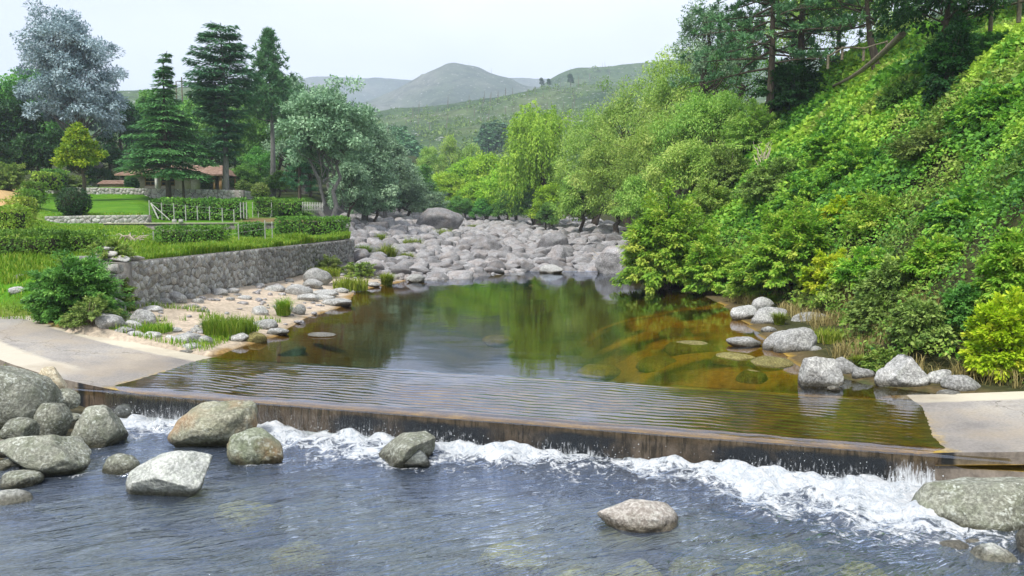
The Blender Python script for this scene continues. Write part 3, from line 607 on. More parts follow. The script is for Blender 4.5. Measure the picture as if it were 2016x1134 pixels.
def cedar(seed, Ht, prof, base=.1, levels=26, mat='leaf_cedar', bark='bark', trunks=1, droop=.12, up=.0, leaf=.34, dens=1., plate=.16, tipdroop=True):
    """conifer with level sprays of short needles; prof = list of (height fraction, radius)"""
    r = np.random.default_rng(seed); tm = MB(); cr = MB()
    k = 12; zt = np.linspace(-.3, Ht, k); bend = .02*Ht*np.sin(np.linspace(0, 3, k))*(r.random()-.5)
    tx = bend.copy()
    if tipdroop: tx[-1] += .35
    tm.tube(np.stack([tx, bend*.6, zt], -1), np.linspace(Ht*.021, .02, k), 8)
    for q in range(1, trunks):
        tm.tube(np.stack([np.full(5, 1.25*q), np.linspace(.2, 0, 5), np.linspace(-.3, Ht*.45, 5)], -1), np.linspace(Ht*.010, .03, 5), 7)
    hf, hr = zip(*prof); P, D, Nn, ti = [], [], [], []
    for lv in range(levels):
        f = base+(1-base)*(lv+.3*r.normal())/levels; f = min(max(f, base), .985)
        Rr = np.interp(f, hf, hr)
        for b in range(int(round(5+4*min(1, Rr/3)))):
            a = r.uniform(0, 6.283); ln = Rr*r.uniform(.55, 1.12)
            if ln < .15: ln = .15
            k2 = 5; q = np.linspace(0, 1, k2); z = f*Ht + ln*(up*q-droop*q**2)+.04*ln*r.normal()
            pts = np.stack([np.interp(f*Ht, zt, tx)+ln*q*math.cos(a), ln*q*math.sin(a), z*np.ones(k2)], -1)
            tm.tube(pts, np.linspace(.012*ln+.015, .008, k2), 4, cap=False)
            m = int(dens*(16+64*ln/3))
            u = .18+.82*r.random(m)**.75; wl = plate*ln*(.25+1-u)+.12
            lat = r.normal(0, 1, m)*wl*1.0
            bx = np.stack([np.interp(u, q, pts[:, i]) for i in range(3)], -1)
            side = np.array((-math.sin(a), math.cos(a), 0)); outd = np.array((math.cos(a), math.sin(a), 0))
            p = bx+side*lat[:, None]+np.array((0, 0, 1))*(r.normal(0, .05, m)-.18*np.abs(lat))[:, None]
            P.append(p); D.append(outd*.8+side*np.sign(lat)[:, None]*.5+rdir(r, m)*.35-np.array((0, 0, .25)))
            Nn.append(np.array((0, 0, 1))+rdir(r, m)*.45); ti.append(np.clip(.5+.15*r.normal()+.16*r.normal(size=m)+.25*(u-.5), 0, 1))
    P, D, Nn, ti = np.vstack(P), np.vstack(D), np.vstack(Nn), np.concatenate(ti)
    s_ = leaf*r.uniform(.6, 1.3, len(P)); leaves(cr, P, D, Nn, s_, s_*.3, ti, fold=.05)
    return tm.mesh('trunk', M[bark], True), cr.mesh('crown', M[mat])
def pine(seed, Ht, R0, base=.3, nb=34, tufts=9, per=34, needle=.42, mat='leaf_pine', bark='bark', shape='dome', upturn=.35):
    """pine whose branches end in separate needle tufts"""
    r = np.random.default_rng(seed); tm = MB(); cr = MB(); k = 9
    tm.tube(np.stack([.01*Ht*np.sin(np.linspace(0, 4, k)), 0*np.zeros(k), np.linspace(-.4, Ht*.97, k)], -1), np.linspace(Ht*.02, .03, k), 9)
    P, D, ti = [], [], []
    for b in range(nb):
        f = base+(1-base)*(b+r.random())/nb; h = (f-base)/(1-base)
        ln = R0*(math.sqrt(max(.03, 1-h**1.8)) if shape == 'dome' else (1-h)*.95+.08)*r.uniform(.7, 1.15); a = b*2.4+r.uniform(-.4, .4)
        o_ = np.array((math.cos(a), math.sin(a), 0)); sd_ = np.array((-o_[1], o_[0], 0)); q = np.linspace(0, 1, 6)
        pts = np.array((0, 0, f*Ht))+o_*(ln*q)[:, None]+np.array((0, 0, 1))*(ln*(upturn*q**2-.08*q))[:, None]+sd_*(.06*ln*np.sin(q*4+b))[:, None]
        tm.tube(pts, np.linspace(.011*ln+.014, .010, 6), 5, cap=False)
        for j in range(max(3, int(tufts*ln/R0+1))):
            u = .22+.78*(j+r.random())/tufts if j else 1.; u = min(u, 1)
            c = np.array([np.interp(u, q, pts[:, i]) for i in range(3)]); lat = r.normal()*.2*ln*(1.25-u)
            tip = c+sd_*lat+o_*abs(lat)*.5+np.array((0, 0, abs(lat)*.35+.1)); tm.tube([c, tip], [.016, .008], 4, cap=False)
            dd = unit(rdir(r, per)+.75*unit(tip-c+o_*.15+np.array((0, 0, .12))))
            P.append(tip-dd*needle*.05+rdir(r, per)*needle*.22); D.append(dd); ti.append(np.clip(.5+.16*r.normal()+.14*r.normal(size=per), 0, 1))
    P, D, ti = np.vstack(P), np.vstack(D), np.concatenate(ti); s_ = needle*r.uniform(.6, 1.2, len(P))
    leaves(cr, P, D, rdir(r, len(P))+np.array((0, 0, .5)), s_, s_*.19, ti, fold=.02)
    return tm.mesh('trunk', M[bark], True), cr.mesh('crown', M[mat])
def willow(seed, Ht, Rx, strands=260, per=46, leaf=.24, mat='leaf_willow', bark='bark', hang=.55):
    r = np.random.default_rng(seed); tm = MB(); cr = MB()
    limb(tm, (0, 0, -.3), (.1*Rx, 0, Ht*.5), Ht*.035, Ht*.018, r, 0, 5)
    lob = [np.array((Rx*.62*math.cos(a)*q, Rx*.62*math.sin(a)*q, Ht*z)) for a, q, z in [(r.uniform(0, 6.28), r.uniform(.4, 1), r.uniform(.46, .9)) for _ in range(16)]]
    for l in lob: limb(tm, (.1*Rx, 0, Ht*.48), l, Ht*.014, .03, r, .12, 5)
    P, D, ti = [], [], []
    for s_ in range(strands):
        l = lob[s_ % len(lob)]; st_ = l+rdir(r, 1)[0]*np.array((.36*Rx, .36*Rx, .13*Ht))*r.random()**.4
        o_ = unit(np.array((st_[0], st_[1], 0))+r.normal(0, .3*Rx, 3)*np.array((1, 1, 0))); ln = Ht*hang*r.uniform(.35, 1); u = np.sort(r.random(per))
        p = st_+o_*(.16*Rx*np.sqrt(u))[:, None]+np.array((0, 0, 1))*(.05*Ht*np.sin(u*3)-ln*u**1.35)[:, None]+r.normal(0, .10, (per, 3))
        p[:, 2] = np.maximum(p[:, 2], .1)
        P.append(p); D.append(o_*.35+rdir(r, per)*.55-np.array((0, 0, .9))*np.ones((per, 1))*(.3+u)[:, None]); ti.append(np.clip(.5+.17*r.normal()+.14*r.normal(size=per)-.0*u, 0, 1))
    P, D, ti = np.vstack(P), np.vstack(D), np.concatenate(ti); s_ = leaf*r.uniform(.6, 1.4, len(P))
    leaves(cr, P, D, unit(P*np.array((1, 1, 0)))+rdir(r, len(P))*.7+np.array((0, 0, .5)), s_, s_*.36, ti)
    return tm.mesh('trunk', M[bark], True), cr.mesh('crown', M[mat])
def shrub(seed, Ht, Rx, Ry=None, sprays=120, per=90, leaf=.12, aspect=.5, mat='leaf_bush', droop=.35, arch=.6):
    """bush of arching leafy sprays that spring from the base"""
    r = np.random.default_rng(seed); Ry = Ry or Rx; tm = MB(); cr = MB(); P, D, ti = [], [], []
    for s_ in range(sprays):
        d = rdir(r, 1)[0]; d[2] = abs(d[2])*.95+.02; bl = .95+.26*float(fbm(d[None]*2.1+seed*1.7, 2)[0])*1.5
        tip = d*np.array((Rx, Ry, Ht))*r.uniform(.74, 1.0)*bl; tip[2] = max(tip[2], .04*Ht)
        q = np.linspace(0, 1, 6)[:, None]; mid = np.array((tip[0]*.45, tip[1]*.45, tip[2]*.75+arch*.25*Ht))
        pts = 2*q*(1-q)*mid+q**2*tip + np.array((r.normal()*.06*Rx, r.normal()*.06*Ry, 0))*(1-q)
        if s_ % 3 == 0: tm.tube(pts, np.linspace(.012*Ht+.004, .004, 6), 4, cap=False)
        u = 1-.62*r.random(per)**1.35; bx = np.stack([np.interp(u, q[:, 0], pts[:, i]) for i in range(3)], -1)
        o_ = unit(pts[-1]-pts[-3]); sp = .11*(Rx+Ht)*.5*(1.5-u)
        off = rdir(r, per)*(sp*r.random(per)**.5)[:, None]; off[:, 2] *= .55
        p = bx+off; p[:, 2] -= droop*.25*np.linalg.norm(off[:, :2], axis=1)
        P.append(p); D.append(o_*.7+off/np.maximum(sp, .01)[:, None]*.6+rdir(r, per)*.5-np.array((0, 0, droop)))
        ti.append(np.clip(.5+.17*r.normal()+.15*r.normal(size=per)+.12*(u-.7), 0, 1))
    P, D, ti = np.vstack(P), np.vstack(D), np.concatenate(ti); P[:, 2] = np.maximum(P[:, 2], .01); s_ = leaf*r.uniform(.6, 1.35, len(P))
    leaves(cr, P, D, unit(P/np.array((Rx, Ry, Ht)))*.6+rdir(r, len(P))*.55+np.array((0, 0, .7)), s_, s_*aspect, ti)
    return tm.mesh('stem', M['twig']), cr.mesh('foliage', M[mat])
def hedge_mesh(seed, Lx, Ly, Ht, leaf=.09, dens=420, mat='leaf_hedge', wob=.07):
    """clipped hedge: leaf skin over a twiggy core"""
    r = np.random.default_rng(seed); cr = MB(); P, Nn = [], []
    for ax, area in (('t', Lx*Ly), ('f', Lx*Ht), ('b', Lx*Ht), ('l', Ly*Ht), ('r', Ly*Ht)):
        n = int(dens*area*(1.3 if ax in 'tf' else .7)); a, b = r.random(n), r.random(n)
        if ax == 't': p = np.stack([(a-.5)*Lx, (b-.5)*Ly, np.full(n, Ht)], -1); nn = (0, 0, 1)
        elif ax in 'fb': sg_ = -1 if ax == 'f' else 1; p = np.stack([(a-.5)*Lx, np.full(n, sg_*Ly/2), b*Ht], -1); nn = (0, sg_, 0)
        else: sg_ = -1 if ax == 'l' else 1; p = np.stack([np.full(n, sg_*Lx/2), (a-.5)*Ly, b*Ht], -1); nn = (sg_, 0, 0)
        nn = A_(nn, float); dpt = wob*2.6*fbm(p*1.9+seed, 3)-np.abs(r.normal(0, .05, n)); P.append(p+nn*dpt[:, None]); Nn.append(np.tile(nn, (n, 1)))
    P, Nn = np.vstack(P), np.vstack(Nn); n = len(P); P[:, 2] = np.maximum(P[:, 2], .02)
    D = rdir(r, n)*.9+Nn*.5+np.array((0, 0, .2)); s_ = leaf*r.uniform(.6, 1.4, n)
    leaves(cr, P, D, Nn+rdir(r, n)*.6+np.array((0, 0, .3)), s_, s_*.6, np.clip(.5+.35*fbm(P*1.3+seed*2, 2)+.17*r.normal(size=n), 0, 1))
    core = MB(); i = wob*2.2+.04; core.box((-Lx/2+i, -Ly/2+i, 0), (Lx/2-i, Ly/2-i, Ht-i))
    return cr.mesh('foliage', M[mat]), core.mesh('stem', M['twigcore'])
def ball_mesh(seed, Rr, leaf=.07, n=2600, mat='leaf_ball', squash=.95):
    r = np.random.default_rng(seed); d = rdir(r, n); P = d*Rr*(1+.05*r.normal(size=n)+.10*fbm(d*2.4+seed, 2))[:, None]; P[:, 2] = P[:, 2]*squash+Rr*squash*.92
    P[:, 2] = np.maximum(P[:, 2], .02); cr = MB(); s_ = leaf*r.uniform(.6, 1.4, n)
    leaves(cr, P, rdir(r, n)*.9+d*.5, d+rdir(r, n)*.5, s_, s_*.6, np.clip(.5+.2*r.normal(size=n), 0, 1))
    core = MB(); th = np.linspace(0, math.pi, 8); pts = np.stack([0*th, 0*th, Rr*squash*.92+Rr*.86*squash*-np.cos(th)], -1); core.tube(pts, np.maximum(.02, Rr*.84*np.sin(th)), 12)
    return cr.mesh('foliage', M[mat]), core.mesh('stem', M['twigcore'])
def blades(mb, P, Ln, r, width=.012, lean=.5, tint=None):
    """curved grass blades of two segments"""
    n = len(P); a = r.uniform(0, 6.283, n); o_ = np.stack([np.cos(a), np.sin(a), 0*a], -1); sd_ = np.stack([-np.sin(a), np.cos(a), 0*a], -1)
    Ln = np.broadcast_to(Ln, (n,))[:, None]; k = (lean*r.uniform(.3, 1.5, n))[:, None]; up_ = np.array((0, 0, 1.))
    m1 = P+Ln*(.55*up_+.22*k*o_); tp = P+Ln*((1-.35*k)*up_+.75*k*o_); w_ = (width*r.uniform(.6, 1.4, n))[:, None]
    v = np.stack([P-sd_*w_/2, P+sd_*w_/2, m1+sd_*w_*.4, m1-sd_*w_*.4, tp], 1); i = np.arange(n)[:, None]*5
    tv = np.repeat(np.clip(.5+.2*r.normal(size=n), 0, 1) if tint is None else tint, 5)
    mb.add(v.reshape(-1, 3), i+A_([[0, 1, 2, 3]]), tv); 
    mb.f3.append(mb.f4[-1][:, :3]*0+(mb.n-n*5)+i+A_([[3, 2, 4]])); mb.m3.append(np.zeros(n, int))
def tuft_mesh(seed, Rr, Ht, n=420, mat='grass_tuft', lean=.9, width=.012, flat=False):
    r = np.random.default_rng(seed); mb = MB(); a, q = r.uniform(0, 6.283, n), np.sqrt(r.random(n))*Rr*(1 if flat else .55)
    blades(mb, np.stack([q*np.cos(a), q*np.sin(a), 0*a-.03], -1), Ht*r.uniform(.55, 1.2, n), r, width, lean)
    return mb.mesh('grass_tuft', M[mat])

lm = leaf_mat
M['leaf_dark'] = lm('leaf_dark', (.012, .04, .014), (.025, .085, .022), (.06, .16, .03))
M['leaf_blue'] = lm('leaf_blue', (.085, .135, .145), (.19, .26, .275), (.32, .39, .42), .12, .01)
M['leaf_yel'] = lm('leaf_yel', (.05, .13, .008), (.17, .28, .012), (.36, .42, .03), .3, .01)
M['leaf_cedar'] = lm('leaf_cedar', (.025, .09, .035), (.06, .17, .055), (.13, .29, .085), .25, .01)
M['leaf_cedar_dark'] = lm('leaf_cedar_dark', (.024, .08, .045), (.055, .155, .075), (.115, .26, .115), .2, .01)
M['leaf_pine'] = lm('leaf_pine', (.03, .085, .04), (.065, .155, .065), (.13, .25, .095), .12, .01)
M['leaf_silver'] = lm('leaf_silver', (.07, .13, .075), (.15, .24, .14), (.27, .37, .24), .25, .02)
M['leaf_mid'] = lm('leaf_mid', (.03, .10, .02), (.075, .19, .035), (.15, .30, .055), .3, .03)
M['leaf_bright'] = lm('leaf_bright', (.09, .18, .012), (.19, .32, .02), (.33, .46, .045), .35, .03)
M['leaf_willow'] = lm('leaf_willow', (.10, .19, .018), (.19, .32, .03), (.32, .45, .06), .35, .01)
M['leaf_feather'] = lm('leaf_feather', (.09, .18, .03), (.19, .31, .055), (.34, .46, .11), .35, .025)
M['leaf_bush'] = lm('leaf_bush', (.055, .15, .016), (.16, .31, .028), (.36, .50, .07), .38, .02)
M['leaf_bush_yel'] = lm('leaf_bush_yel', (.13, .22, .008), (.27, .38, .014), (.45, .52, .04), .35, .01)
M['leaf_grey'] = lm('leaf_grey', (.05, .09, .02), (.11, .17, .035), (.21, .27, .07), .25, .02)
M['leaf_hedge'] = lm('leaf_hedge', (.03, .085, .012), (.07, .16, .022), (.16, .27, .035), .25, .02)
M['leaf_hedge_yel'] = lm('leaf_hedge_yel', (.08, .15, .02), (.17, .25, .03), (.30, .36, .06), .25, .02)
M['leaf_ball'] = lm('leaf_ball', (.010, .04, .014), (.02, .07, .02), (.045, .12, .03), .15, .02)
M['leaf_ivy'] = lm('leaf_ivy', (.018, .08, .026), (.12, .285, .03), (.32, .46, .055), .3, .0)
M['leaf_weed'] = lm('leaf_weed', (.05, .11, .02), (.14, .22, .035), (.28, .33, .08), .3, .0)
M['grass_tuft'] = lm('grass_tuft', (.10, .17, .012), (.24, .34, .02), (.45, .46, .10), .35, .01)
M['grass_green'] = lm('grass_green', (.06, .16, .010), (.17, .32, .018), (.44, .48, .07), .35, .01)
M['dry_grass'] = lm('dry_grass', (.18, .14, .05), (.34, .28, .10), (.50, .43, .19), .3, .0)
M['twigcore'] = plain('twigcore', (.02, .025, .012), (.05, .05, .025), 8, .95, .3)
# ------------------------------------------------------------------ planting
def gp(px, y):
    x = at_y(px, 430, y)[0]; return np.array((x, y, h1(x, y)))
def plant(name, meshes, loc, label, cat, group=None, rz=0., scale=1.):
    """a thing with its wood and its leaves as parts"""
    o = thing(name, label, cat, loc, rz, group, scale)
    for me in meshes:
        if me is not None: link(me.name.split('.')[0], me, o)
    return o
def tall(px, top, y, base=None):
    p = gp(px, y); return p, at_y(px, top, y)[2]-p[2]
def wpx(w_, y): return w_*y/1500
# --- left bank, single trees
p, h_ = tall(165, -12, 86)
plant('tree', broadleaf(1, h_, 6.4, .02, 330, 150, .34, .6, (-1.2, 0), 'round', .2, True, 1, .42, .15, 'bark_grey', 'leaf_blue', 6.0, .2), p, 'huge blue grey feathery tree towering behind the small yellow green tree', 'tree')
p, h_ = tall(161, 235, 66)
plant('magnolia_tree', broadleaf(2, h_, 2.6, .21, 260, 80, .24, .75, (0, 0), 'cone', .05, True, 1, .55, .15, 'bark', 'leaf_yel', None, .15), p, 'small pyramid shaped yellow green tree on the lawn before the house wall', 'tree')
p, h_ = tall(335, 100, 70)
plant('cedar_tree', cedar(3, h_, [(.05, .5), (.16, 4.2), (.3, 4.1), (.5, 2.9), (.66, 1.9), (.72, 1.0), (.8, .85), (.9, .5), (1, .06)], .205, 33, 'leaf_cedar', 'bark', 2, .22, .12, .36, 2.2, .22), p, 'mid green cedar with drooping tip and two trunks hiding the house front', 'tree')
p, h_ = tall(446, 44, 72)
plant('cedar_tree', cedar(4, h_, [(.2, .8), (.33, 1.6), (.45, 2.2), (.58, 3.0), (.68, 3.5), (.8, 2.7), (.9, 2.0), (.97, 1.3), (1, .3)], .27, 24, 'leaf_cedar_dark', 'bark_grey', 1, .02, .12, .42, 2.3, .24, False), p, 'tall dark cedar with layered flat crown and long bare grey trunk', 'tree')
p, h_ = tall(538, 64, 80)
plant('pine_tree', pine(5, h_, 3.4, .44, 80, 10, 34, .55, 'leaf_pine', 'bark_grey', 'cone', .55), p, 'dome topped pine with upright tufts behind the tall dark cedar', 'tree')
p, h_ = tall(590, 212, 66)
plant('monkey_puzzle_tree', pine(6, h_, 1.7, .16, 36, 8, 34, .34, 'leaf_cedar_dark', 'bark', 'cone', .12), p, 'thin dark conifer with ragged whorled branches near the white picket fence', 'tree')
p, h_ = tall(648, 150, 64)
plant('poplar_tree', broadleaf(7, h_, 4.6, .2, 150, 150, .27, .7, (.6, 0), 'round', .1, True, 2, .6, .17, 'bark_grey', 'leaf_silver', 3.8, .3), p, 'silvery green tree with forked pale trunk at the edge of the boulder field', 'tree')
for px, top, y, R_, lb, sd in ((600, 128, 92, 5.2, 'pale silvery poplar rising behind the thin dark conifer', 8), (716, 196, 76, 4.4, 'round silvery tree on the river side of the forked trunk tree', 9), (760, 262, 88, 3.8, 'low silvery willow leaning out over the boulders', 10), (655, 150, 100, 4.4, 'tall thin silver poplar against the bluish left ridge', 12)):
    p, h_ = tall(px, top, y)
    plant('poplar_tree', broadleaf(sd, h_, R_, .06, 120, 120, .3, .7, (0, 0), 'egg', .12, True, 1, .6, .19, 'bark_grey', 'leaf_silver', None, .35), p, lb, 'tree', 'silvery trees by the river')
for px, top, y, R_, lb, sd, mt in ((18, 172, 84, 4.8, 'dark green broadleaf tree at the left edge of the picture', 13, 'leaf_dark'), (74, 104, 98, 5.4, 'tall bright topped tree behind the dark tree at the left edge', 14, 'leaf_mid'), (-70, 130, 90, 6, 'dark green tree mostly beyond the left edge', 15, 'leaf_dark'), (100, 250, 78, 3.6, 'dark undergrowth tree left of the yellow green tree', 16, 'leaf_dark')):
    p, h_ = tall(px, top, y)
    plant('tree', broadleaf(sd, h_, R_, .04, 120, 120, .34, .7, (0, 0), 'round', .1, True, 1, .6, .2, 'bark', mt, None, .35), p, lb, 'tree', 'dark trees on the far left')
# --- woods behind the house and along both banks: four kinds, copied
protos = {}
def grove(kind, sd, **k):
    tm_, cm_ = broadleaf(sd, 10., k.pop('R', 4.), k.pop('base', .04), 95, 110, k.pop('leaf', .34), **k)
    protos[kind] = (tm_, cm_)
grove('mid', 20, R=4.2, mat='leaf_mid', shape='egg'); grove('mid2', 21, R=4.6, mat='leaf_mid', shape='round')
grove('dark', 22, R=4.3, mat='leaf_dark', shape='egg'); grove('bright', 23, R=4.6, mat='leaf_bright', shape='egg', droop=.3); grove('bright2', 24, R=5., mat='leaf_bright', shape='round', droop=.3)
grove('feather', 25, R=4.4, mat='leaf_feather', shape='egg', droop=.35, aspect=.35); grove('silver', 26, R=4.6, mat='leaf_silver', shape='round', droop=.2)
def wood(kind, px, top, y, label, group, wid=None, rz=None, name='tree'):
    p, h_ = tall(px, top, y); s_ = h_/10.; sx = s_ if wid is None else wpx(wid, y)/2/4.1
    return plant(name, protos[kind], p-np.array((0, 0, .2)), label, 'tree', group, random.uniform(0, 6.28) if rz is None else rz, (sx, sx, s_))
for px, top, y, wd, kd, lb in [(250, 168, 100, 130, 'dark', 'dark green tree filling the gap right of the huge blue grey tree'), (300, 172, 112, 140, 'mid', 'mid green tree just left behind the drooping cedar'), (395, 172, 106, 140, 'mid', 'mid green tree between the drooping cedar and the tall dark cedar'), (470, 190, 98, 110, 'mid2', 'mid green tree right behind the bare trunk of the tall dark cedar'), (420, 250, 92, 100, 'dark', 'dark green tree behind the porch of the house'), (505, 172, 108, 120, 'mid', 'mid green tree behind the dome topped pine, on its left'), (515, 285, 88, 80, 'mid2', 'light green tree low behind the clipped ball at the wall end'), (565, 200, 100, 120, 'mid', 'mid green tree behind the dome topped pine, on its right'), (610, 280, 84, 90, 'dark', 'dark green tree behind the thin dark conifer'), (545, 330, 80, 70, 'mid', 'small green tree at the foot of the dome topped pine'), (480, 318, 84, 70, 'mid2', 'small green tree just right of the house'), (225, 280, 92, 100, 'dark', 'dark green tree under the huge blue grey tree'), (20, 300, 76, 90, 'dark', 'dark green tree behind the dirt drive'), (200, 322, 86, 70, 'dark', 'small dark tree behind the low shed'), (-20, 250, 74, 100, 'dark', 'dark green tree half cut by the left edge'), (340, 182, 118, 140, 'mid2', 'mid green tree directly behind the drooping cedar'), (600, 168, 112, 140, 'silver', 'silvery tree behind the thin dark conifer, pale against the sky'), (655, 172, 92, 110, 'silver', 'silvery tree right above the forked trunk'), (735, 222, 94, 110, 'silver', 'silvery tree on the outer edge of the silvery group'), (780, 275, 104, 100, 'silver', 'silvery tree sloping down to the valley'), (825, 318, 112, 90, 'mid', 'green tree left of the bright trees at the valley head')]:
    wood(kd, px, top, y, lb, 'wood behind the house and terrace', wd)
for px, top, y, wd, kd, lb in [(690, 300, 72, 90, 'silver', 'grey green bush shading the dark hollow by the forked trunk'), (740, 340, 76, 100, 'silver', 'low grey green bush at the left edge of the boulder field'), (800, 345, 92, 110, 'silver', 'grey green shrub left of the great boulder'), (845, 368, 104, 80, 'silver', 'small pale shrub just behind the great boulder'), (700, 250, 96, 90, 'mid', 'green tree filling the gap behind the silvery trees')]:
    wood(kd, px, top, y, lb, None, wd)
for px, top, y, wd, kd, lb in [(880, 325, 122, 100, 'bright', 'bright green tree straight above the great boulder'), (915, 296, 132, 105, 'bright2', 'bright green tree right behind the one above the great boulder'), (955, 280, 128, 110, 'bright', 'bright green tree left below the weeping willow, tall and far'), (985, 325, 112, 100, 'bright2', 'bright green tree touching the left side of the weeping willow'), (930, 345, 116, 90, 'bright', 'bright green bush in the middle of the valley head'), (1020, 295, 118, 110, 'bright2', 'bright green tree hidden behind the weeping willow'), (1000, 372, 106, 75, 'mid', 'darker green bush below the weeping willow on its left'), (1050, 362, 100, 85, 'mid2', 'darker green bush below the weeping willow'), (860, 370, 118, 65, 'bright', 'small bright bush left above the great boulder'), (950, 383, 110, 65, 'mid', 'small dark bush at the far rim of the boulders, in the centre'), (1090, 345, 92, 100, 'bright', 'bright green tree right below the weeping willow'), (1080, 392, 86, 65, 'mid', 'dark bush beside the bleached bare branches'), (905, 383, 112, 65, 'mid2', 'small dark bush right above the great boulder')]:
    wood(kd, px, top, y, lb, 'trees at the head of the boulder field', wd)
for px, top, y, wd, kd, lb in [(890, 262, 165, 80, 'feather', 'hazy olive tree in the middle of the valley, highest of its clump'), (845, 285, 160, 70, 'feather', 'hazy olive tree beside the dark pine slope'), (815, 320, 140, 70, 'silver', 'hazy grey green tree below the dark pine slope'), (930, 278, 175, 60, 'feather', 'hazy olive tree left of the dark pine clump')]:
    wood(kd, px, top, y, lb, None, wd)
p, h_ = tall(1058, 207, 98)
plant('willow_tree', willow(30, h_, 5.6, 720, 40, .36, hang=.34), p, 'yellow green weeping willow hanging over the head of the boulder field', 'tree')
for px, top, y, R_, lb, sd in [(1165, 196, 88, 5., 'feathery light green tree right of the weeping willow', 31), (1240, 118, 78, 6.4, 'broad feathery light green tree at the middle of the right bank', 32), (1335, 52, 66, 6.4, 'tallest feathery light green tree against the sky, left of the pines', 33), (1215, 255, 70, 4.2, 'feathery tree low over the right side of the boulders', 34), (1400, 165, 54, 4.6, 'feathery tree just below the pine trunks', 35), (1310, 215, 58, 4.8, 'feathery tree in front of the tallest feathery one', 36), (1145, 322, 76, 3.4, 'round feathery bush by the bleached branches', 37), (1360, 268, 46, 3.2, 'feathery bush above the big bright river bush', 38), (1275, 330, 52, 3.0, 'pale feathery bush behind the big bright river bush', 39)]:
    p, h_ = tall(px, top, y)
    plant('tree', broadleaf(sd, h_, R_, .02, 150, 150, .26 if y > 60 else .2, .75, (0, 0), 'egg' if sd % 2 else 'round', .35, True, 1, .36, .17, 'bark', 'leaf_feather', None, .35), p, lb, 'tree', 'feathery trees on the right bank')
# --- pines and broken trees on the right crest
p, h_ = tall(1506, -190, 45)
plant('pine_tree', pine(40, h_, 6.2, .28, 50, 16, 38, .34, 'leaf_pine', 'bark', 'dome', -.05), p, 'dark pine with long level boughs, left of the two bare trunks on the crest', 'tree', 'pines on the crest')
p, h_ = tall(1562, -220, 48)
plant('pine_tree', pine(41, h_, 6.0, .25, 46, 15, 38, .34, 'leaf_pine', 'bark', 'dome', .15), p, 'dark pine, right of the two bare trunks on the crest', 'tree', 'pines on the crest')
for px, top, y, R_, lb, sd, mt, bs in [(1715, -160, 42, 4.5, 'leaning broadleaf tree with thin branches against the sky on the crest', 42, 'leaf_mid', .25), (1835, -120, 31, 2.6, 'dark trunked tree at the top of the ivy slope', 43, 'leaf_dark', .30), (1640, -60, 60, 4., 'pale green tree far behind the crest between pines and leaning tree', 44, 'leaf_feather', .1), (1930, -90, 46, 5., 'grey green tree behind the rail fence in the top right corner', 45, 'leaf_silver', .05), (1780, 40, 62, 4.2, 'pale hazy tree behind the broken rails', 46, 'leaf_feather', .05), (1450, 20, 62, 4.2, 'green tree behind the left pine of the crest', 47, 'leaf_mid', .05), (1560, -60, 66, 4.6, 'green tree between and behind the two pines of the crest', 49, 'leaf_feather', .05), (1385, -30, 58, 3.0, 'drooping grey green tree at the top left of the crest pines', 148, 'leaf_silver', .3), (1850, -160, 56, 5., 'hazy green tree behind the dark thicket on the crest', 149, 'leaf_feather', .05), (2080, -60, 44, 4, 'grey green tree beyond the right edge of the fence', 48, 'leaf_silver', .05)]:
    p, h_ = tall(px, top, y)
    plant('tree', broadleaf(sd, h_, R_, bs, 100, 110, .2, .7, (-1.2 if sd == 42 else 0, 0), 'round', .15, True, 1, .5, .2, 'bark', mt, None, .4), p, lb, 'tree')
# --- bushes of the right bank
def bush(px, basepy, top, w_, sd, label, mat, leaf=.12, sprays=130, per=110, asp=.5, depth=None, cat='bush', name='bush', **k):
    p = hit(px, basepy) if depth is None else gp(px, depth); y = p[1]
    h_ = max(.4, at_y(px, top, y)[2]-p[2]); rx = wpx(w_, y)/2
    return plant(name, shrub(sd, h_*.93, rx, rx*.9, sprays, per, leaf, asp, mat, **k), p, label, cat, 'bushes on the right bank')
bush(1306, 570, 338, 225, 50, 'largest bright green bush overhanging the dark water', 'leaf_bush', .17, 260, 150, .5, droop=.5)
bush(1400, 578, 430, 130, 51, 'green bush between the largest bush and the rocks, drooping to the water', 'leaf_bush', .14, 140, 110, .5, droop=.5)
bush(1548, 560, 384, 215, 52, 'rounded yellow green bush above the pale rock cluster', 'leaf_bush', .13, 240, 150, .5)
bush(1478, 585, 480, 110, 53, 'small green bush at the water left of the pale rock cluster', 'leaf_bush', .11, 110, 100)
bush(1635, 578, 482, 120, 54, 'bright yellow leaved shrub behind the pale rock cluster', 'leaf_bush_yel', .11, 140, 100)
bush(1760, 610, 490, 150, 55, 'greyish green bramble bush low on the ivy slope', 'leaf_grey', .10, 140, 110)
bush(1740, 645, 565, 140, 56, 'dull green bramble mound behind the reclining rocks', 'leaf_grey', .085, 150, 110)
bush(1825, 672, 575, 150, 57, 'dull green bramble mound above the pointed rock', 'leaf_grey', .085, 190, 120)
bush(1975, 742, 545, 150, 58, 'tall yellow green bush beside the right end of the ford', 'leaf_bush_yel', .085, 240, 130, droop=.2)
bush(1990, 600, 420, 160, 59, 'yellow green bush at the right edge above the ford', 'leaf_bush', .09, 220, 120)
bush(1895, 640, 545, 110, 60, 'dark green shrub left of the tall yellow green bush', 'leaf_mid', .085, 150, 110)
bush(1565, 215, 100, 145, 61, 'dark green round bush standing on the crest below the pine trunks', 'leaf_dark', .16, 220, 140, .45)
bush(1490, 300, 190, 130, 62, 'dull green bush hanging from the crest under the pines', 'leaf_feather', .15, 150, 110)
bush(1440, 380, 280, 140, 63, 'dark creeper covered bush half way up the slope', 'leaf_grey', .14, 170, 120)
bush(1520, 400, 300, 150, 64, 'grey bush with bare twigs half way up the slope', 'leaf_grey', .13, 170, 110)
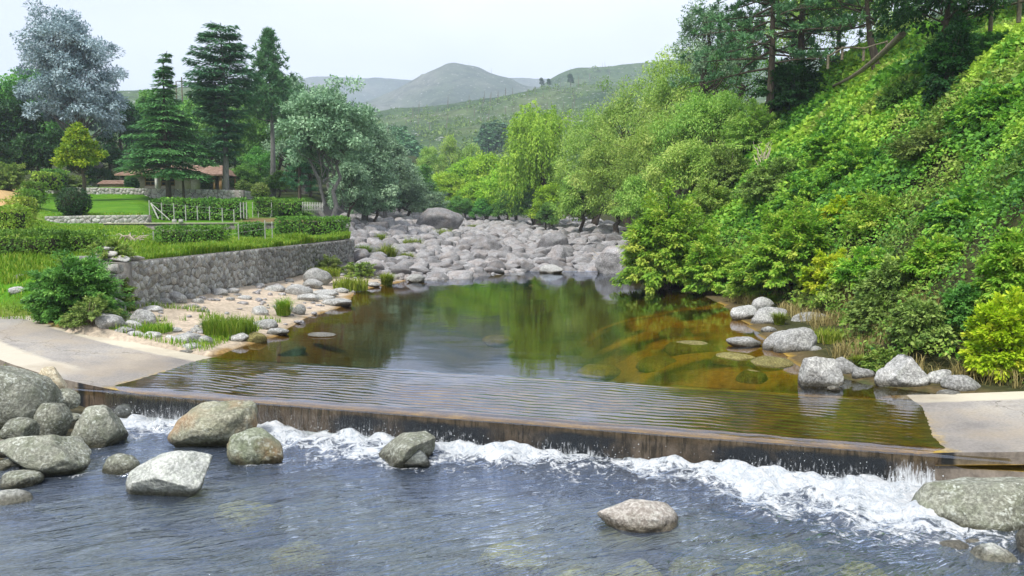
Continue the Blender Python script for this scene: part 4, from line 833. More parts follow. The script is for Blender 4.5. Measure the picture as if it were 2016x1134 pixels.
bush(1860, 95, -10, 110, 65, 'dark thicket around the trunk at the top of the ivy slope', 'leaf_dark', .13, 170, 110, depth=30)
bush(1395, 450, 345, 130, 66, 'light green bush between the largest bush and the slope', 'leaf_feather', .14, 160, 110)
bush(1740, 728, 680, 90, 67, 'low dry looking bramble at the waterline behind the pointed rock', 'leaf_weed', .07, 90, 90)
for i, (px, py, top, w_, mt, lb) in enumerate([(1690, 330, 270, 150, 'leaf_ivy', 'leafy creeper mound high in the middle of the ivy slope'), (1830, 300, 232, 170, 'leaf_grey', 'brownish green creeper mound high on the right of the ivy slope'), (1950, 230, 165, 160, 'leaf_ivy', 'creeper mound near the top right of the ivy slope'), (1740, 440, 372, 180, 'leaf_bush', 'light green creeper mound in the middle of the ivy slope'), (1900, 440, 365, 190, 'leaf_ivy', 'dark shaded creeper mound right of the middle of the ivy slope'), (1590, 400, 330, 130, 'leaf_ivy', 'creeper mound left of the middle of the ivy slope'), (1630, 300, 250, 110, 'leaf_ivy', 'creeper mound below the dark round bush'), (1780, 195, 150, 120, 'leaf_mid', 'dark creeper patch below the fallen trunk'), (1660, 420, 375, 110, 'leaf_bush_yel', 'yellow leaved creeper patch above the bright yellow shrub'), (1840, 530, 455, 150, 'leaf_bush', 'light green bush low in the middle of the ivy slope'), (1700, 545, 470, 140, 'leaf_bush', 'light green bush right of the bright yellow shrub'), (1960, 95, 55, 120, 'leaf_mid', 'grassy bush under the rail fence at the top right')]):
    bush(px, py+18, top, w_, 150+i, lb, mt, .10, 130, 110, .75 if mt == 'leaf_ivy' else .5, droop=.3)
# --- left bank bush at the head of the road
p = hit(152, 628)
plant('bush', shrub(70, at_y(135, 474, p[1])[2]-p[2], wpx(205, p[1])/2, None, 360, 150, .085, .42, 'leaf_mid', droop=.3), p, 'big dark green bush at the near end of the stone retaining wall', 'bush')
p = hit(180, 640)
plant('bush', shrub(71, .75, .75, None, 90, 80, .06, .45, 'leaf_grey', droop=.3), p, 'small grey green bush at the foot of the big dark bush', 'bush')
for px, py, top, w_, lb, sd, mt in [(648, 535, 498, 70, 'small grey shrub against the retaining wall beyond the sand', 72, 'leaf_grey'), (705, 545, 505, 75, 'dull green weedy bush at the waterside end of the sand', 73, 'leaf_weed'), (240, 612, 530, 66, 'grey twiggy shrub at the near corner of the stone wall', 74, 'leaf_grey'), (215, 520, 462, 110, 'bare twiggy gap shrub in the front hedge', 75, 'leaf_weed')]:
    p = hit(px, py)
    plant('bush', shrub(sd, max(.4, at_y(px, top, p[1])[2]-p[2]), wpx(w_, p[1])/2, None, 90, 60 if sd == 75 else 90, .075, .45, mt), p, lb, 'bush')
p = gp(20, 66); plant('bush', shrub(76, 2.6, 2.4, None, 150, 110, .16, .5, 'leaf_weed'), p, 'pale round bush beside the dirt drive', 'bush')
p = gp(130, 71.5); plant('bush', shrub(77, 1.5, 1.6, None, 90, 80, .14, .5, 'leaf_grey'), p+np.array((0, 1.5, .9)), 'grey rounded shrub on the house wall behind the small yellow tree', 'bush')

# --- ivy and brambles over the right hillside
r = np.random.default_rng(77); n = 400000
x = r.uniform(5.2, 36, n*2); y = 10+38*r.random(n*2)**1.25; keep = (x-XR(y) > APR(y)+.2) & (np.abs(x/np.maximum(y, .1)) < 1.15) & (x/y > .24)
x, y = x[keep][:n], y[keep][:n]
def moundz(x, y): return .95*np.sqrt(np.abs(n2(x, y, .42, 2, 60))+.004)+.34*np.sqrt(np.abs(n2(x, y, 1.05, 2, 65))+.004)+.16*n2(x, y, 2.2, 2, 61)-.55
e = .12; hz = H(x, y)+moundz(x, y); hx = (H(x+e, y)+moundz(x+e, y)-hz)/e; hy = (H(x, y+e)+moundz(x, y+e)-hz)/e
Nn = unit(np.stack([-hx, -hy, np.ones(len(x))], -1)); lift = .28+np.abs(r.normal(0, .07, len(x)))-.22*r.random(len(x))**2
P = np.stack([x, y, hz], -1)+Nn*lift[:, None]*np.minimum(1, (x-XR(y)-APR(y)+.1)/1.0)[:, None]
pt = n2(x, y, .30, 3, 62); low_ = sm(4.0, 1.8, x-XR(y)-APR(y)+.4)
tint = np.clip(.50+.95*pt+.28*n2(x, y, 1.6, 2, 63)+.13*r.normal(size=len(x)), 0, 1)
gap = (np.abs(n2(x, y, .42, 2, 60)) < .035) | (np.abs(n2(x, y, 1.05, 2, 65)) < .02) | (n2(x, y, .8, 3, 64) > .42)
size = np.clip(.0046*np.hypot(x, y), .065, .26)*r.uniform(.45, 1.55, len(x))*(1+.35*n2(x, y, .45, 2, 70)); D = unit(rdir(r, len(x))+.5*np.array((-.3, -.4, -.5))+.3*Nn)
NL = Nn*.8+rdir(r, len(x))*.55+np.array((0, 0, .35))
mb = MB(); k = (~gap | (r.random(len(x)) < .25)) & (r.random(len(x)) > low_*.2); k2 = k & (r.random(len(x)) > low_*.7) & ~((n2(x, y, .33, 3, 71) > .30) & (r.random(len(x)) < .8))
leaves(mb, P[k2], D[k2], NL[k2], size[k2], size[k2]*.8, tint[k2])
o = link('ivy', mb.mesh('ivy', M['leaf_ivy'])); tag(o, 'green and yellow ivy and brambles covering the right hillside', kind='stuff')
mb = MB(); k3 = k & ~k2; leaves(mb, P[k3], D[k3], NL[k3], size[k3]*1.15, size[k3]*.6, tint[k3])
o = link('weeds', mb.mesh('weeds', M['leaf_weed'])); tag(o, 'dull green weeds low on the right bank', kind='stuff')
# grassy verge at the top right corner, dry grass near the water
mb = MB(); n = 14000; x = r.uniform(12, 30, n); y = r.uniform(18, 40, n); z = H(x, y); k = (z > 8.2) & (x/y < .78) & (x/y > .42)
blades(mb, np.stack([x, y, z+.1+.0*x], -1)[k], .55*r.uniform(.5, 1.3, k.sum()), r, .03, .7)
o = link('grass', mb.mesh('grass', M['grass_green'])); tag(o, 'bright grass along the top of the ivy slope', kind='stuff')
mb = MB(); n = 9000; y = r.uniform(12.6, 27, n); x = XR(y)+APR(y)*.75+r.uniform(0, 1.9, n); k = n2(x, y, 1.1, 2, 66) > -.02
blades(mb, np.stack([x, y, H(x, y)], -1)[k], .42*r.uniform(.5, 1.3, k.sum()), r, .014, 1.1)
o = link('dry_grass', mb.mesh('dry_grass', M['dry_grass'])); tag(o, 'straw coloured grass along the foot of the right bank', kind='stuff')
# tall grass above the retaining wall, short grass elsewhere on the left
mb = MB(); n = 42000; y = 20.6+24*r.random(n)**1.2; x = XW(y)-.22-4.6*r.random(n)**1.5; z = H(x, y)
hg = np.where(x < XW(y)-1.3, .27, .46)*(.45+.75*np.clip(n2(x, y, .6, 2, 67)+.45, 0, 1.2)); blades(mb, np.stack([x, y, z], -1), hg*r.uniform(.6, 1.2, n), r, np.clip(.0011*y, .016, .04), .55)
o = link('tall_grass', mb.mesh('tall_grass', M['grass_green'])); tag(o, 'tall yellow green grass growing along the retaining wall top', kind='stuff')
mb = MB(); n = 60000; x = r.uniform(-34, -10.6, n); y = 18.5+34*r.random(n)**1.3; k = (x < XW(y)-.3) & (x/y > -.74); x, y = x[k], y[k]
blades(mb, np.stack([x, y, H(x, y)-.01], -1), np.where(y < 23, .16, .11)*r.uniform(.5, 1.4, len(x)), r, np.clip(.0012*y, .016, .05), .7)
o = link('lawn_grass', mb.mesh('lawn_grass', M['grass_green'])); tag(o, 'short bright lawn grass on the left terrace', kind='stuff')
mb = MB(); n = 16000; x = r.uniform(-13.5, -6.0, n); y = 16.0+r.random(n)*5.5; s_, t_ = st(x, y); z = H(x, y); k = (z > .08) & (t_ > far_t(s_)+.12) & (x < XL(y)-.2) & (n2(x, y, .7, 3, 68) > (-.05+.35*sm(-9.5, -7.5, x)*sm(17.5, 18.5, y)))
blades(mb, np.stack([x, y, z], -1)[k], .16*r.uniform(.4, 1.5, k.sum()), r, .016, .7)
x = r.uniform(-14, -8.2, 6000); y = 12.5+r.random(6000)*6; s_, t_ = st(x, y); k = (t_ < near_t(s_)-.05) & (t_ > near_t(s_)-1.0); x, y = x[k], y[k]
blades(mb, np.stack([x, y, H(x, y)], -1), .14*r.uniform(.4, 1.4, len(x)), r, .014, .7)
x = r.uniform(-20, -7.2, 16000); y = r.uniform(3, 16, 16000); s_, t_ = st(x, y); z = H(x, y); k = (t_ < near_t(s_)-.4) & (z > -.25) & (n2(x, y, .6, 3, 69) > -.05) & ((x < -9.5) | (x/y < -.72)); blades(mb, np.stack([x, y, z], -1)[k], .2*r.uniform(.4, 1.4, k.sum()), r, .018, .7)
o = link('verge_grass', mb.mesh('verge_grass', M['grass_green'])); tag(o, 'grass and moss on the verges of the concrete road', kind='stuff')
# grass tufts that stand alone
for i, (px, py, w_, top, lb, mt, fl) in enumerate([(452, 662, 100, 600, 'broad bright green grass clump on the sand by the pool', 'grass_green', True), (558, 622, 46, 580, 'upright green grass tuft between shore stones', 'grass_green', False), (763, 514, 56, 476, 'pale yellow grass tuft among the left boulders', 'grass_tuft', False), (762, 562, 36, 534, 'yellow drooping grass tuft at the pool edge left of the round white rock', 'grass_tuft', False), (690, 572, 70, 530, 'green grass bank at the far end of the sand', 'grass_tuft', True), (1524, 598, 34, 578, 'bright green tuft between the two back rocks of the pale cluster', 'grass_green', False), (1534, 640, 34, 612, 'straw yellow tuft in front of the pale rock cluster', 'grass_tuft', False), (1692, 722, 32, 698, 'yellow grass tuft behind the broken rock at the pool corner', 'grass_tuft', False), (1632, 675, 60, 630, 'long yellow grass hanging beside the reclining rock', 'grass_tuft', True), (415, 655, 40, 625, 'small grass tuft beside the broad bright clump', 'grass_green', False), (640, 545, 60, 515, 'yellow grass at the wall foot beyond the sand', 'grass_tuft', True), (872, 470, 60, 446, 'yellow grass tuft right below the great boulder', 'grass_tuft', False), (812, 492, 60, 464, 'yellow grass tuft left below the great boulder', 'grass_tuft', False), (310, 655, 60, 625, 'mossy grass tuft beside the concrete road edge', 'grass_green', True), (745, 478, 50, 456, 'green yellow grass tuft at the upper left of the boulders', 'grass_tuft', False), (800, 520, 44, 494, 'pale grass tuft in the left front of the boulder field', 'grass_tuft', False), (715, 505, 50, 478, 'greenish grass tuft by the far end of the retaining wall', 'grass_green', False), (935, 455, 44, 438, 'grass tuft right of the great boulder', 'grass_tuft', False)]):
    if not w_: continue
    p = hit(px, py); h_ = max(.25, at_y(px, top, p[1])[2]-p[2])
    me = tuft_mesh(80+i, wpx(w_, p[1])/2, h_*(.7 if fl else 1.), 1500 if w_ > 80 else 520, mt, .6 if fl else 1.0, .016 if p[1] < 30 else .035, fl)
    tag(link('grass_tuft', me, None, p+np.array((0, 0, .05))), lb, 'grass tuft', 'grass tufts by the water')
# conifer woods on far slopes: reads as one mass
def far_pines(name, spots, label, sc):
    mb = MB(); rr = np.random.default_rng(len(spots))
    for (x, y, z, h_) in spots:
        n = 90; q = rr.random(n)**.7; a = rr.uniform(0, 6.28, n); rad = h_*.26*(1-q)*rr.uniform(.5, 1.1, n)+.1
        P = np.stack([x+rad*np.cos(a), y+rad*np.sin(a), z+h_*(.05+.95*q)], -1); D = np.stack([np.cos(a), np.sin(a), -.35+0*a], -1)
        leaves(mb, P, D, np.array((0, 0, 1.))+rdir(rr, n)*.5, h_*.16, h_*.09, np.clip(.45+.2*rr.normal(size=n), 0, 1)); mb.tube([(x, y, z-1), (x, y, z+h_*.9)], [h_*.03, .05], 4)
    o = link(name, mb.mesh(name, M['leaf_pine'])); tag(o, label, kind='stuff')
rr = np.random.default_rng(3); sp = []
for k in range(70):
    px = rr.uniform(775, 872); y = rr.uniform(225, 290); e_ = np.interp(px, [775, 800, 830, 872], [248, 262, 284, 316])+rr.uniform(0, 40); q = at_y(px, e_, y); sp.append((q[0], y, q[2]-9, rr.uniform(8, 11)))
far_pines('pine_wood', sp, 'dark pine wood on the far left valley slope', 1)
sp = []
for k in range(46):
    px = rr.uniform(935, 1000); y = rr.uniform(300, 350); q = at_y(px, np.interp(px, [935, 950, 985, 1000], [262, 244, 236, 236])+rr.uniform(0, 42), y); sp.append((q[0], y, q[2]-11, rr.uniform(9, 13)))
far_pines('pine_wood', sp, 'dark pine clump in the middle of the valley', 1)
mb = MB(); rr = np.random.default_rng(12)
for G, n, lo, hi in ((G_low, 900, 600, 1350), (G_rt, 300, 1000, 1300), (G_low, 300, -200, 600)):
    Xg, Yg, Zg = G
    for k in range(n):
        j = int(rr.uniform(.18, .98)*Xg.shape[0]/1.35); px = rr.uniform(lo, hi); i = int(np.argmin(np.abs(Xg[j]-at_y(px, 430, Yg[j, 0])[0]))); q = np.array((Xg[j, i], Yg[j, i], Zg[j, i])); q[:2] += rr.uniform(-1.5, 1.5, 2); h_ = rr.uniform(1.2, 4.)*(1+.5*(rr.random() > .9)); m = 16
        d = rdir(rr, m); d[:, 2] = np.abs(d[:, 2]); leaves(mb, q+d*np.array((h_*.55, h_*.55, h_*.8))*rr.random((m, 1))**.4, d, rdir(rr, m)+np.array((0, 0, .6)), h_*.42, h_*.34, np.clip(.4+.2*rr.normal(size=m), 0, 1))
o = link('scrub', mb.mesh('scrub', M['leaf_grey'])); tag(o, 'low scrub dotted over the green hills', kind='stuff')
# burnt snags standing on the hills
def snag_mesh(sd):
    r_ = np.random.default_rng(sd); mb = MB(); mb.tube([(0, 0, -1), (.05*r_.normal(), 0, 4), (.2*r_.normal(), .1, 9)], [.32, .22, .08], 5)
    for k in range(5):
        z = r_.uniform(3, 8.4); a = r_.uniform(0, 6.28); l = r_.uniform(.5, 1.5); mb.tube([(0, 0, z), (l*math.cos(a), l*math.sin(a), z+r_.uniform(-.2, .7))], [.08, .03], 4)
    return mb.mesh('dead_tree', M['deadwood'])
sn = [snag_mesh(k) for k in range(4)]
def on_grid(G, px, frac):
    Xg, Yg, Zg = G; j = int(np.clip(frac*(Xg.shape[0]/1.35), 0, Xg.shape[0]-1)); xr_ = Xg[j]; yv = Yg[j, 0]; x = at_y(px, 430, yv)[0]; i = int(np.argmin(np.abs(xr_-x))); return np.array((Xg[j, i], Yg[j, i], Zg[j, i]))
k = 0
for G, lo, hi, f0, f1, cnt, lab, grp in ((G_low, 770, 1240, .45, 1., 110, 'bare burnt tree trunk standing on the green middle hill', 'burnt trunks on the middle hill'), (G_rt, 1060, 1215, .7, 1., 26, 'bare burnt tree trunk on the pale hill behind the feathery trees', 'burnt trunks on the right hill'), (G_pk, 880, 990, .9, 1., 7, 'bare burnt tree trunk on the misty peak', 'burnt trunks on the peak')):
    for c_ in range(cnt):
        q_ = rr.uniform(lo, hi); p = on_grid(G, q_, f0+(f1-f0)*rr.random()**.7); s_ = rr.uniform(.3, .95)*(1.3 if G is G_pk else 1)*(1.2 if G is G_rt else 1)
        o = link('dead_tree', sn[k % 4], None, p); o.scale = (s_,)*3; o.rotation_euler = (rr.normal()*.05, rr.normal()*.05, rr.uniform(0, 6)); tag(o, lab+(', '+('left third' if q_ < 900 else 'middle third' if q_ < 1060 else 'right third') if G is G_low else ''), 'dead tree', grp); k += 1
for px, top, lb in ((1128, 141, 'lone leafy tree with double crown on the pale hill ridge'), (1066, 150, 'small leafy survivor tree left of the double crowned one'), (1080, 152, 'thin leafy survivor tree beside the double crowned one')):
    p = on_grid(G_low, px, .985); h_ = max(6, at_y(px, top, p[1])[2]-p[2]); plant('tree', protos['dark'], p, lb, 'tree', None, 1., (h_/16, h_/16, h_/10))
# ------------------------------------------------------------------ rocks
import bmesh
ICO = {}
for k in (2, 3, 4, 5):
    b_ = bmesh.new(); bmesh.ops.create_icosphere(b_, subdivisions=k, radius=1); b_.verts.ensure_lookup_table()
    ICO[k] = (np.array([v.co[:] for v in b_.verts]), np.array([[v.index for v in f.verts] for f in b_.faces])); b_.free()
def rock_verts(seed, sub, facets=7, cut=.82, rough=.10, boxy=.0, top=None):
    r_ = np.random.default_rng(seed); v = ICO[sub][0].copy()
    if boxy: v = np.sign(v)*np.abs(v)**(1-boxy); v = v/np.maximum(1, np.abs(v).max(1, keepdims=True)*0+1)
    v = v*(1+.16*fbm(v*.9+seed*5.1, 2)[:, None])
    for k in range(facets):
        n = unit(r_.normal(size=3)*np.array((1, 1, .9))); d_ = cut*r_.uniform(.78, 1.08); v = v-np.maximum(0, v@n-d_)[:, None]*n*.88
    if top is not None:
        for n, d_ in top: n = unit(A_(n, float)); v = v-np.maximum(0, v@n-d_)[:, None]*n*.95
    v = v*(1+rough*fbm(v*2.4+seed*2.3, 4)[:, None]) + .010*fbm(v*9+seed, 2)[:, None]*unit(v)
    lo, hi = v.min(0), v.max(0); v = (v-(lo+hi)/2)/((hi-lo)/2)
    return v
def rock_mesh(name, seed, size, sub=4, mat='rock', **k):
    mb = MB(); v = rock_verts(seed, sub, **k)*A_(size)/2; mb.add(v, ICO[sub][1]); return mb.mesh(name, M[mat], True)
M['rock_shore'] = rock_mat('rock_shore', (.19, .19, .18), (.33, .33, .32), (.46, .46, .45), .25, 0, 0, 1., 0.)
M['rock_field'] = rock_mat('rock_field', (.11, .108, .108), (.235, .23, .235), (.38, .375, .385), .1, 0, .10, .9)
M['rock_low'] = rock_mat('rock_low', (.11, .115, .085), (.235, .24, .195), (.38, .385, .34), .75, .35, .0, 1.0, LOW)
M['rock_white'] = rock_mat('rock_white', (.22, .235, .22), (.37, .385, .36), (.52, .53, .50), .75, .12, 0, 1.1, LOW)
M['rock_ochre'] = rock_mat('rock_ochre', (.15, .15, .105), (.27, .265, .20), (.39, .38, .31), .3, .3, .8, .8, LOW)
M['rock_mossy'] = rock_mat('rock_mossy', (.10, .115, .08), (.20, .22, .16), (.31, .33, .27), .45, .4, .45, .9, LOW)
M['rock_tan'] = rock_mat('rock_tan', (.28, .23, .14), (.42, .36, .25), (.55, .49, .38), .15, 0, .1, 1., LOW)
M['rock_mid'] = rock_mat('rock_mid', (.18, .17, .155), (.31, .30, .28), (.45, .435, .415), .2, .05, .10, 1., LOW)
M['rock_slate'] = rock_mat('rock_slate', (.06, .07, .07), (.11, .12, .12), (.16, .17, .17), .05, .1, 0, 1., LOW)
M['rock_wall'] = rock_mat('rock_wall', (.20, .20, .19), (.35, .35, .335), (.50, .50, .485), .3, .05, .1, 1.6)
M['rock_sunk'] = rock_mat('rock_sunk', (.28, .25, .06), (.44, .39, .10), (.55, .50, .2), 0, .2, 0, 1.)
M['rock_bed'] = rock_mat('rock_bed', (.09, .08, .03), (.18, .155, .05), (.27, .24, .10), 0, .2, 0, 1.)
def rock(px, base, w_, h_, label, seed, mat='rock_shore', z=None, group=None, sub=4, depth=.75, sink=.3, rz=0., tilt=(0, 0), cat='rock', name='rock', yy=None, **k):
    p = at_y(px, base, yy) if yy else (at_z(px, base, z) if z is not None else hit(px, base)); y = p[1]; W = wpx(w_, y); Hh = max(.06, wpx(h_, y)-W*depth*.10)
    size = (W*1.04, W*depth*1.04, Hh*(1+sink)*1.04); me = rock_mesh(name, seed, size, sub, mat, **k)
    o = link(name, me, None, (p[0]*(1+.5*W*depth/max(y, 1)), y+W*depth*.46, p[2]+Hh-size[2]/2))
    o.rotation_euler = (tilt[0], tilt[1], rz); return tag(o, label, cat, group)
GL = 'boulders below the weir'
rock(25, 828, 170, 112, 'largest grey boulder at the left edge, overhanging the smaller stones', 101, 'rock_low', yy=11.6, sub=5, depth=.8, sink=.25, tilt=(0, .42), facets=7, cut=.8, group=GL)
rock(101, 772, 54, 52, 'tan angular stone leaning against the edge of the concrete road', 102, 'rock_tan', yy=12.6, tilt=(0, -.5), cut=.72, group=GL)
rock(127, 802, 66, 38, 'small olive boulder under the tan angular stone', 103, 'rock_low', yy=12.3, group=GL)
rock(106, 858, 70, 66, 'dark green round boulder wedged below the largest grey boulder', 104, 'rock_low', yy=11.6, sink=.4, group=GL)
rock(193, 882, 110, 88, 'squarish lichen covered boulder standing in the water on the left', 105, 'rock_low', z=LOW, sub=5, facets=8, cut=.78, boxy=.12, group=GL)
rock(252, 832, 56, 34, 'dark slate coloured rock at the left end of the fall', 106, 'rock_slate', z=LOW, yy=13.0, tilt=(.1, .35), cut=.7, group=GL)
rock(38, 866, 72, 44, 'dark mossy boulder in the shade of the largest grey boulder', 107, 'rock_low', yy=10.9, group=GL)
rock(88, 932, 192, 82, 'long boulder with white lichen spots reaching into the water', 108, 'rock_low', yy=9.95, sub=5, facets=8, cut=.78, depth=.6, tilt=(0, .08), group=GL)
rock(5, 900, 56, 34, 'pale smooth stone at the left edge above the lichen spotted boulder', 109, 'rock_shore', yy=10.5, group=GL)
rock(40, 968, 88, 38, 'small grey green boulder in front of the lichen spotted boulder', 110, 'rock_low', yy=9.55, group=GL)
rock(22, 1014, 100, 48, 'pale flat boulder at the left edge, nearest the camera', 111, 'rock_white', yy=9.0, depth=.7, sink=.5, group=GL)
rock(426, 884, 182, 98, 'large tilted boulder with an ochre stain before the fall', 112, 'rock_ochre', z=LOW, sub=5, facets=7, cut=.8, tilt=(.0, -.34), depth=.6, sink=.25, group=GL)
rock(507, 918, 118, 78, 'brown sided boulder leaning on the ochre stained one', 113, 'rock_mossy', z=LOW, sub=5, facets=6, tilt=(0, .25), depth=.75, group=GL)
rock(330, 985, 184, 92, 'white speckled low boulder alone in the water on the left', 114, 'rock_white', z=LOW, sub=5, facets=9, cut=.75, depth=.6, tilt=(0, -.15), group=GL)
rock(243, 934, 78, 40, 'half drowned grey rock behind the white speckled boulder', 115, 'rock_low', z=LOW, depth=.8, sink=.9, group=GL)
rock(440, 903, 150, 22, 'flat brown rock awash under the ochre stained boulder', 133, 'rock_low', z=LOW, depth=.5, sink=1.2, yy=11.6, group=GL)
rock(802, 919, 122, 60, 'grey wedge shaped rock with water pouring over it at the middle of the fall', 116, 'rock_low', z=LOW, sub=5, facets=8, cut=.7, tilt=(.2, -.3), depth=.9, group=GL)
rock(812, 921, 76, 34, 'dark wet rock at the foot of the wedge shaped rock', 117, 'rock_slate', z=LOW, facets=9, cut=.7, group=GL)
rock(1255, 1048, 166, 64, 'single rounded pinkish grey boulder in midstream', 118, 'rock_mid', z=LOW, sub=5, facets=8, cut=.72, depth=.7, tilt=(.1, .12), group=GL)
rock(1935, 1086, 290, 150, 'largest smooth grey boulder at the lower right', 119, 'rock_low', yy=8.15, sub=5, facets=6, cut=.85, depth=.7, sink=.3, tilt=(0, -.2), group=GL)
rock(1876, 1104, 74, 36, 'small pale stone below the left end of the largest right boulder', 120, 'rock_shore', yy=7.75, group=GL)
rock(1946, 1132, 88, 60, 'pale half wet stone at the bottom right', 121, 'rock_white', yy=7.45, group=GL)
rock(1922, 1078, 44, 14, 'tiny grey stone wedged under the largest right boulder', 122, 'rock_shore', yy=7.9, group=GL)
rock(1845, 990, 84, 34, 'dark wet rock in the white water beside the largest right boulder', 123, 'rock_slate', z=LOW, sink=.8, group=GL)
rock(1890, 968, 60, 18, 'small wet rock between the footing and the largest right boulder', 124, 'rock_low', yy=9.6, group=GL)
rock(2030, 1105, 60, 70, 'pale stone cut by the right edge of the picture', 125, 'rock_shore', yy=7.6, group=GL)
rock(20, 930, 50, 24, 'small stone among the shaded boulders on the left', 126, 'rock_low', yy=10.3, group=GL)
rock(140, 830, 40, 16, 'small flat stone right of the olive boulder', 127, 'rock_low', yy=12.2, group=GL)
for i, (px, py, w_, lb) in enumerate([(485, 1000, 130, 'sunken yellow rock right of the white speckled boulder'), (1375, 1110, 120, 'sunken yellow rock at the bottom, largest of its row'), (1250, 1118, 130, 'sunken olive rock at the bottom, left of the yellow one'), (1500, 1120, 110, 'sunken brown rock at the bottom, right of the yellow one'), (1010, 1080, 150, 'sunken pale rock at the bottom, left of midstream'), (1550, 1075, 90, 'sunken rock below the white water on the right'), (1700, 1120, 120, 'sunken brown rock near the bottom right stones'), (1130, 1130, 110, 'sunken green rock at the bottom middle'), (600, 1080, 140, 'sunken dull rock at the bottom left of midstream')]):
    p = at_z(px, py, LOW-.16); W = wpx(w_, p[1])
    tag(link('sunken_rock', rock_mesh('sunken_rock', 140+i, (W, W*.7, .42), 3, 'rock_sunk'), None, (p[0], p[1], LOW-.30)), lb, 'rock', 'sunken rocks')
GB = 'rocks on the right bank'
for i, (px, base, w_, h_, lb, kw) in enumerate([
    (1464, 631, 52, 32, 'leftmost pale rock of the cluster at the bend of the right bank', {}), (1500, 616, 42, 34, 'rounded rock right behind the leftmost pale one', {}), (1512, 641, 78, 42, 'largest sloping rock of the pale cluster, with a straw tuft before it', dict(tilt=(0, -.3))),
    (1556, 611, 52, 34, 'blocky grey rock at the back of the pale cluster', dict(boxy=.2)), (1592, 606, 40, 26, 'dull grey rock half hidden under the yellow shrub', {}), (1589, 644, 72, 34, 'long pale rock right of the pale cluster', dict(tilt=(0, -.25))),
    (1514, 657, 32, 16, 'small round stone standing in the shallows below the cluster', {}), (1464, 682, 68, 21, 'low flat whitish rock lying alone in the amber shallows', dict(depth=.6)), (1533, 690, 66, 38, 'tilted pinkish slab behind the reclining rock', dict(tilt=(0, -.5))),
    (1562, 696, 88, 52, 'big reclining pale rock sloping down to the water', dict(tilt=(0, -.5), sub=5)), (1599, 697, 44, 18, 'small mossy stone right of the reclining rock', {}), (1612, 762, 80, 66, 'broken angular grey rock at the pool corner', dict(cut=.66, facets=11, sub=5)),
    (1660, 754, 66, 54, 'rounded rock leaning on the broken angular one', dict(yy=14.4)), (1695, 748, 44, 28, 'small split stone right of the broken angular rock', dict(cut=.65)), (1776, 765, 98, 70, 'pointed triangular pale rock by the right end of the ford', dict(sub=5, cut=1.2, facets=2, top=[((-.72, 0, .7), .30), ((.8, 0, .62), .34), ((0, -1, .35), .6)])),
    (1745, 762, 52, 40, 'rounded shoulder stone left of the pointed rock', {}), (1848, 764, 56, 40, 'rounded pale rock right of the pointed rock', {}), (1890, 776, 74, 40, 'smooth tilted boulder at the far corner of the ford', dict(tilt=(0, .25))),
    (1868, 784, 48, 16, 'small wet stone beside the ford corner', {}), (1912, 750, 34, 18, 'small grey stone behind the smooth tilted boulder', {}), (1955, 766, 46, 18, 'dark flat stone under the tall yellow green bush', {}), (1640, 769, 26, 10, 'tiny stone at the foot of the broken angular rock', {})]):
    kw = dict(kw); rock(px, base, w_, h_, lb, 200+i, 'rock_shore', 0.0 if 'yy' not in kw else None, GB, kw.pop('sub', 4), **kw)
p = at_y(1205, 500, 42); tag(link('rock', rock_mesh('rock', 260, (2.6, 3.2, 2.0), 5, 'rock_field', cut=.8), None, (5.9, 42.5, .55)), 'grey rock face at the right end of the boulder field under dry creeper', 'rock', GB)
# sunken stones in the amber shallows of the pool
ORD = 'first second third fourth fifth sixth seventh eighth ninth tenth eleventh twelfth'.split()
for i, (px, py, w_) in enumerate(sorted([(1370, 690, 150), (1450, 720, 130), (1330, 660, 90), (1520, 735, 110), (980, 637, 80), (560, 690, 110), (680, 700, 90), (1480, 750, 80), (500, 690, 60), (1300, 705, 120), (1180, 690, 110)])):
    p = at_z(px, py, -.22); W = wpx(w_, p[1]); zb = h1(p[0], p[1])
    tag(link('sunken_rock', rock_mesh('sunken_rock', 270+i, (W*.8, W*.8, .4), 3, 'rock_bed'), None, (p[0], p[1], max(zb, -.75)-.02)), f'sunken weedy rock in the amber pool, {ORD[i]} from the left', 'rock', 'sunken rocks in the pool')
GS = 'stones on the sand by the retaining wall'
wallfoot = [(345, 597, 46, 26), (326, 600, 28, 14), (372, 590, 26, 14), (390, 598, 22, 12), (424, 560, 18, 15), (438, 559, 15, 13), (470, 556, 34, 18), (497, 560, 26, 22), (525, 553, 36, 32), (459, 578, 26, 13), (432, 583, 34, 17), (542, 574, 42, 15), (512, 566, 18, 10), (405, 575, 20, 10), (482, 590, 28, 10), (453, 592, 18, 8), (570, 556, 18, 9)]
desc = ['grey', 'pale', 'small grey', 'small pale', 'little upright', 'little round', 'dark flat', 'rounded grey', 'largest dark grey', 'small low', 'pale grey', 'long brownish', 'small', 'small flat', 'low pale', 'tiny flat', 'small distant']
for i, (q, dsc) in enumerate(zip(wallfoot, desc)):
    rock(*q, f'{dsc} stone on the sand at the foot of the retaining wall', 300+i, 'rock_shore', None, GS, 3)
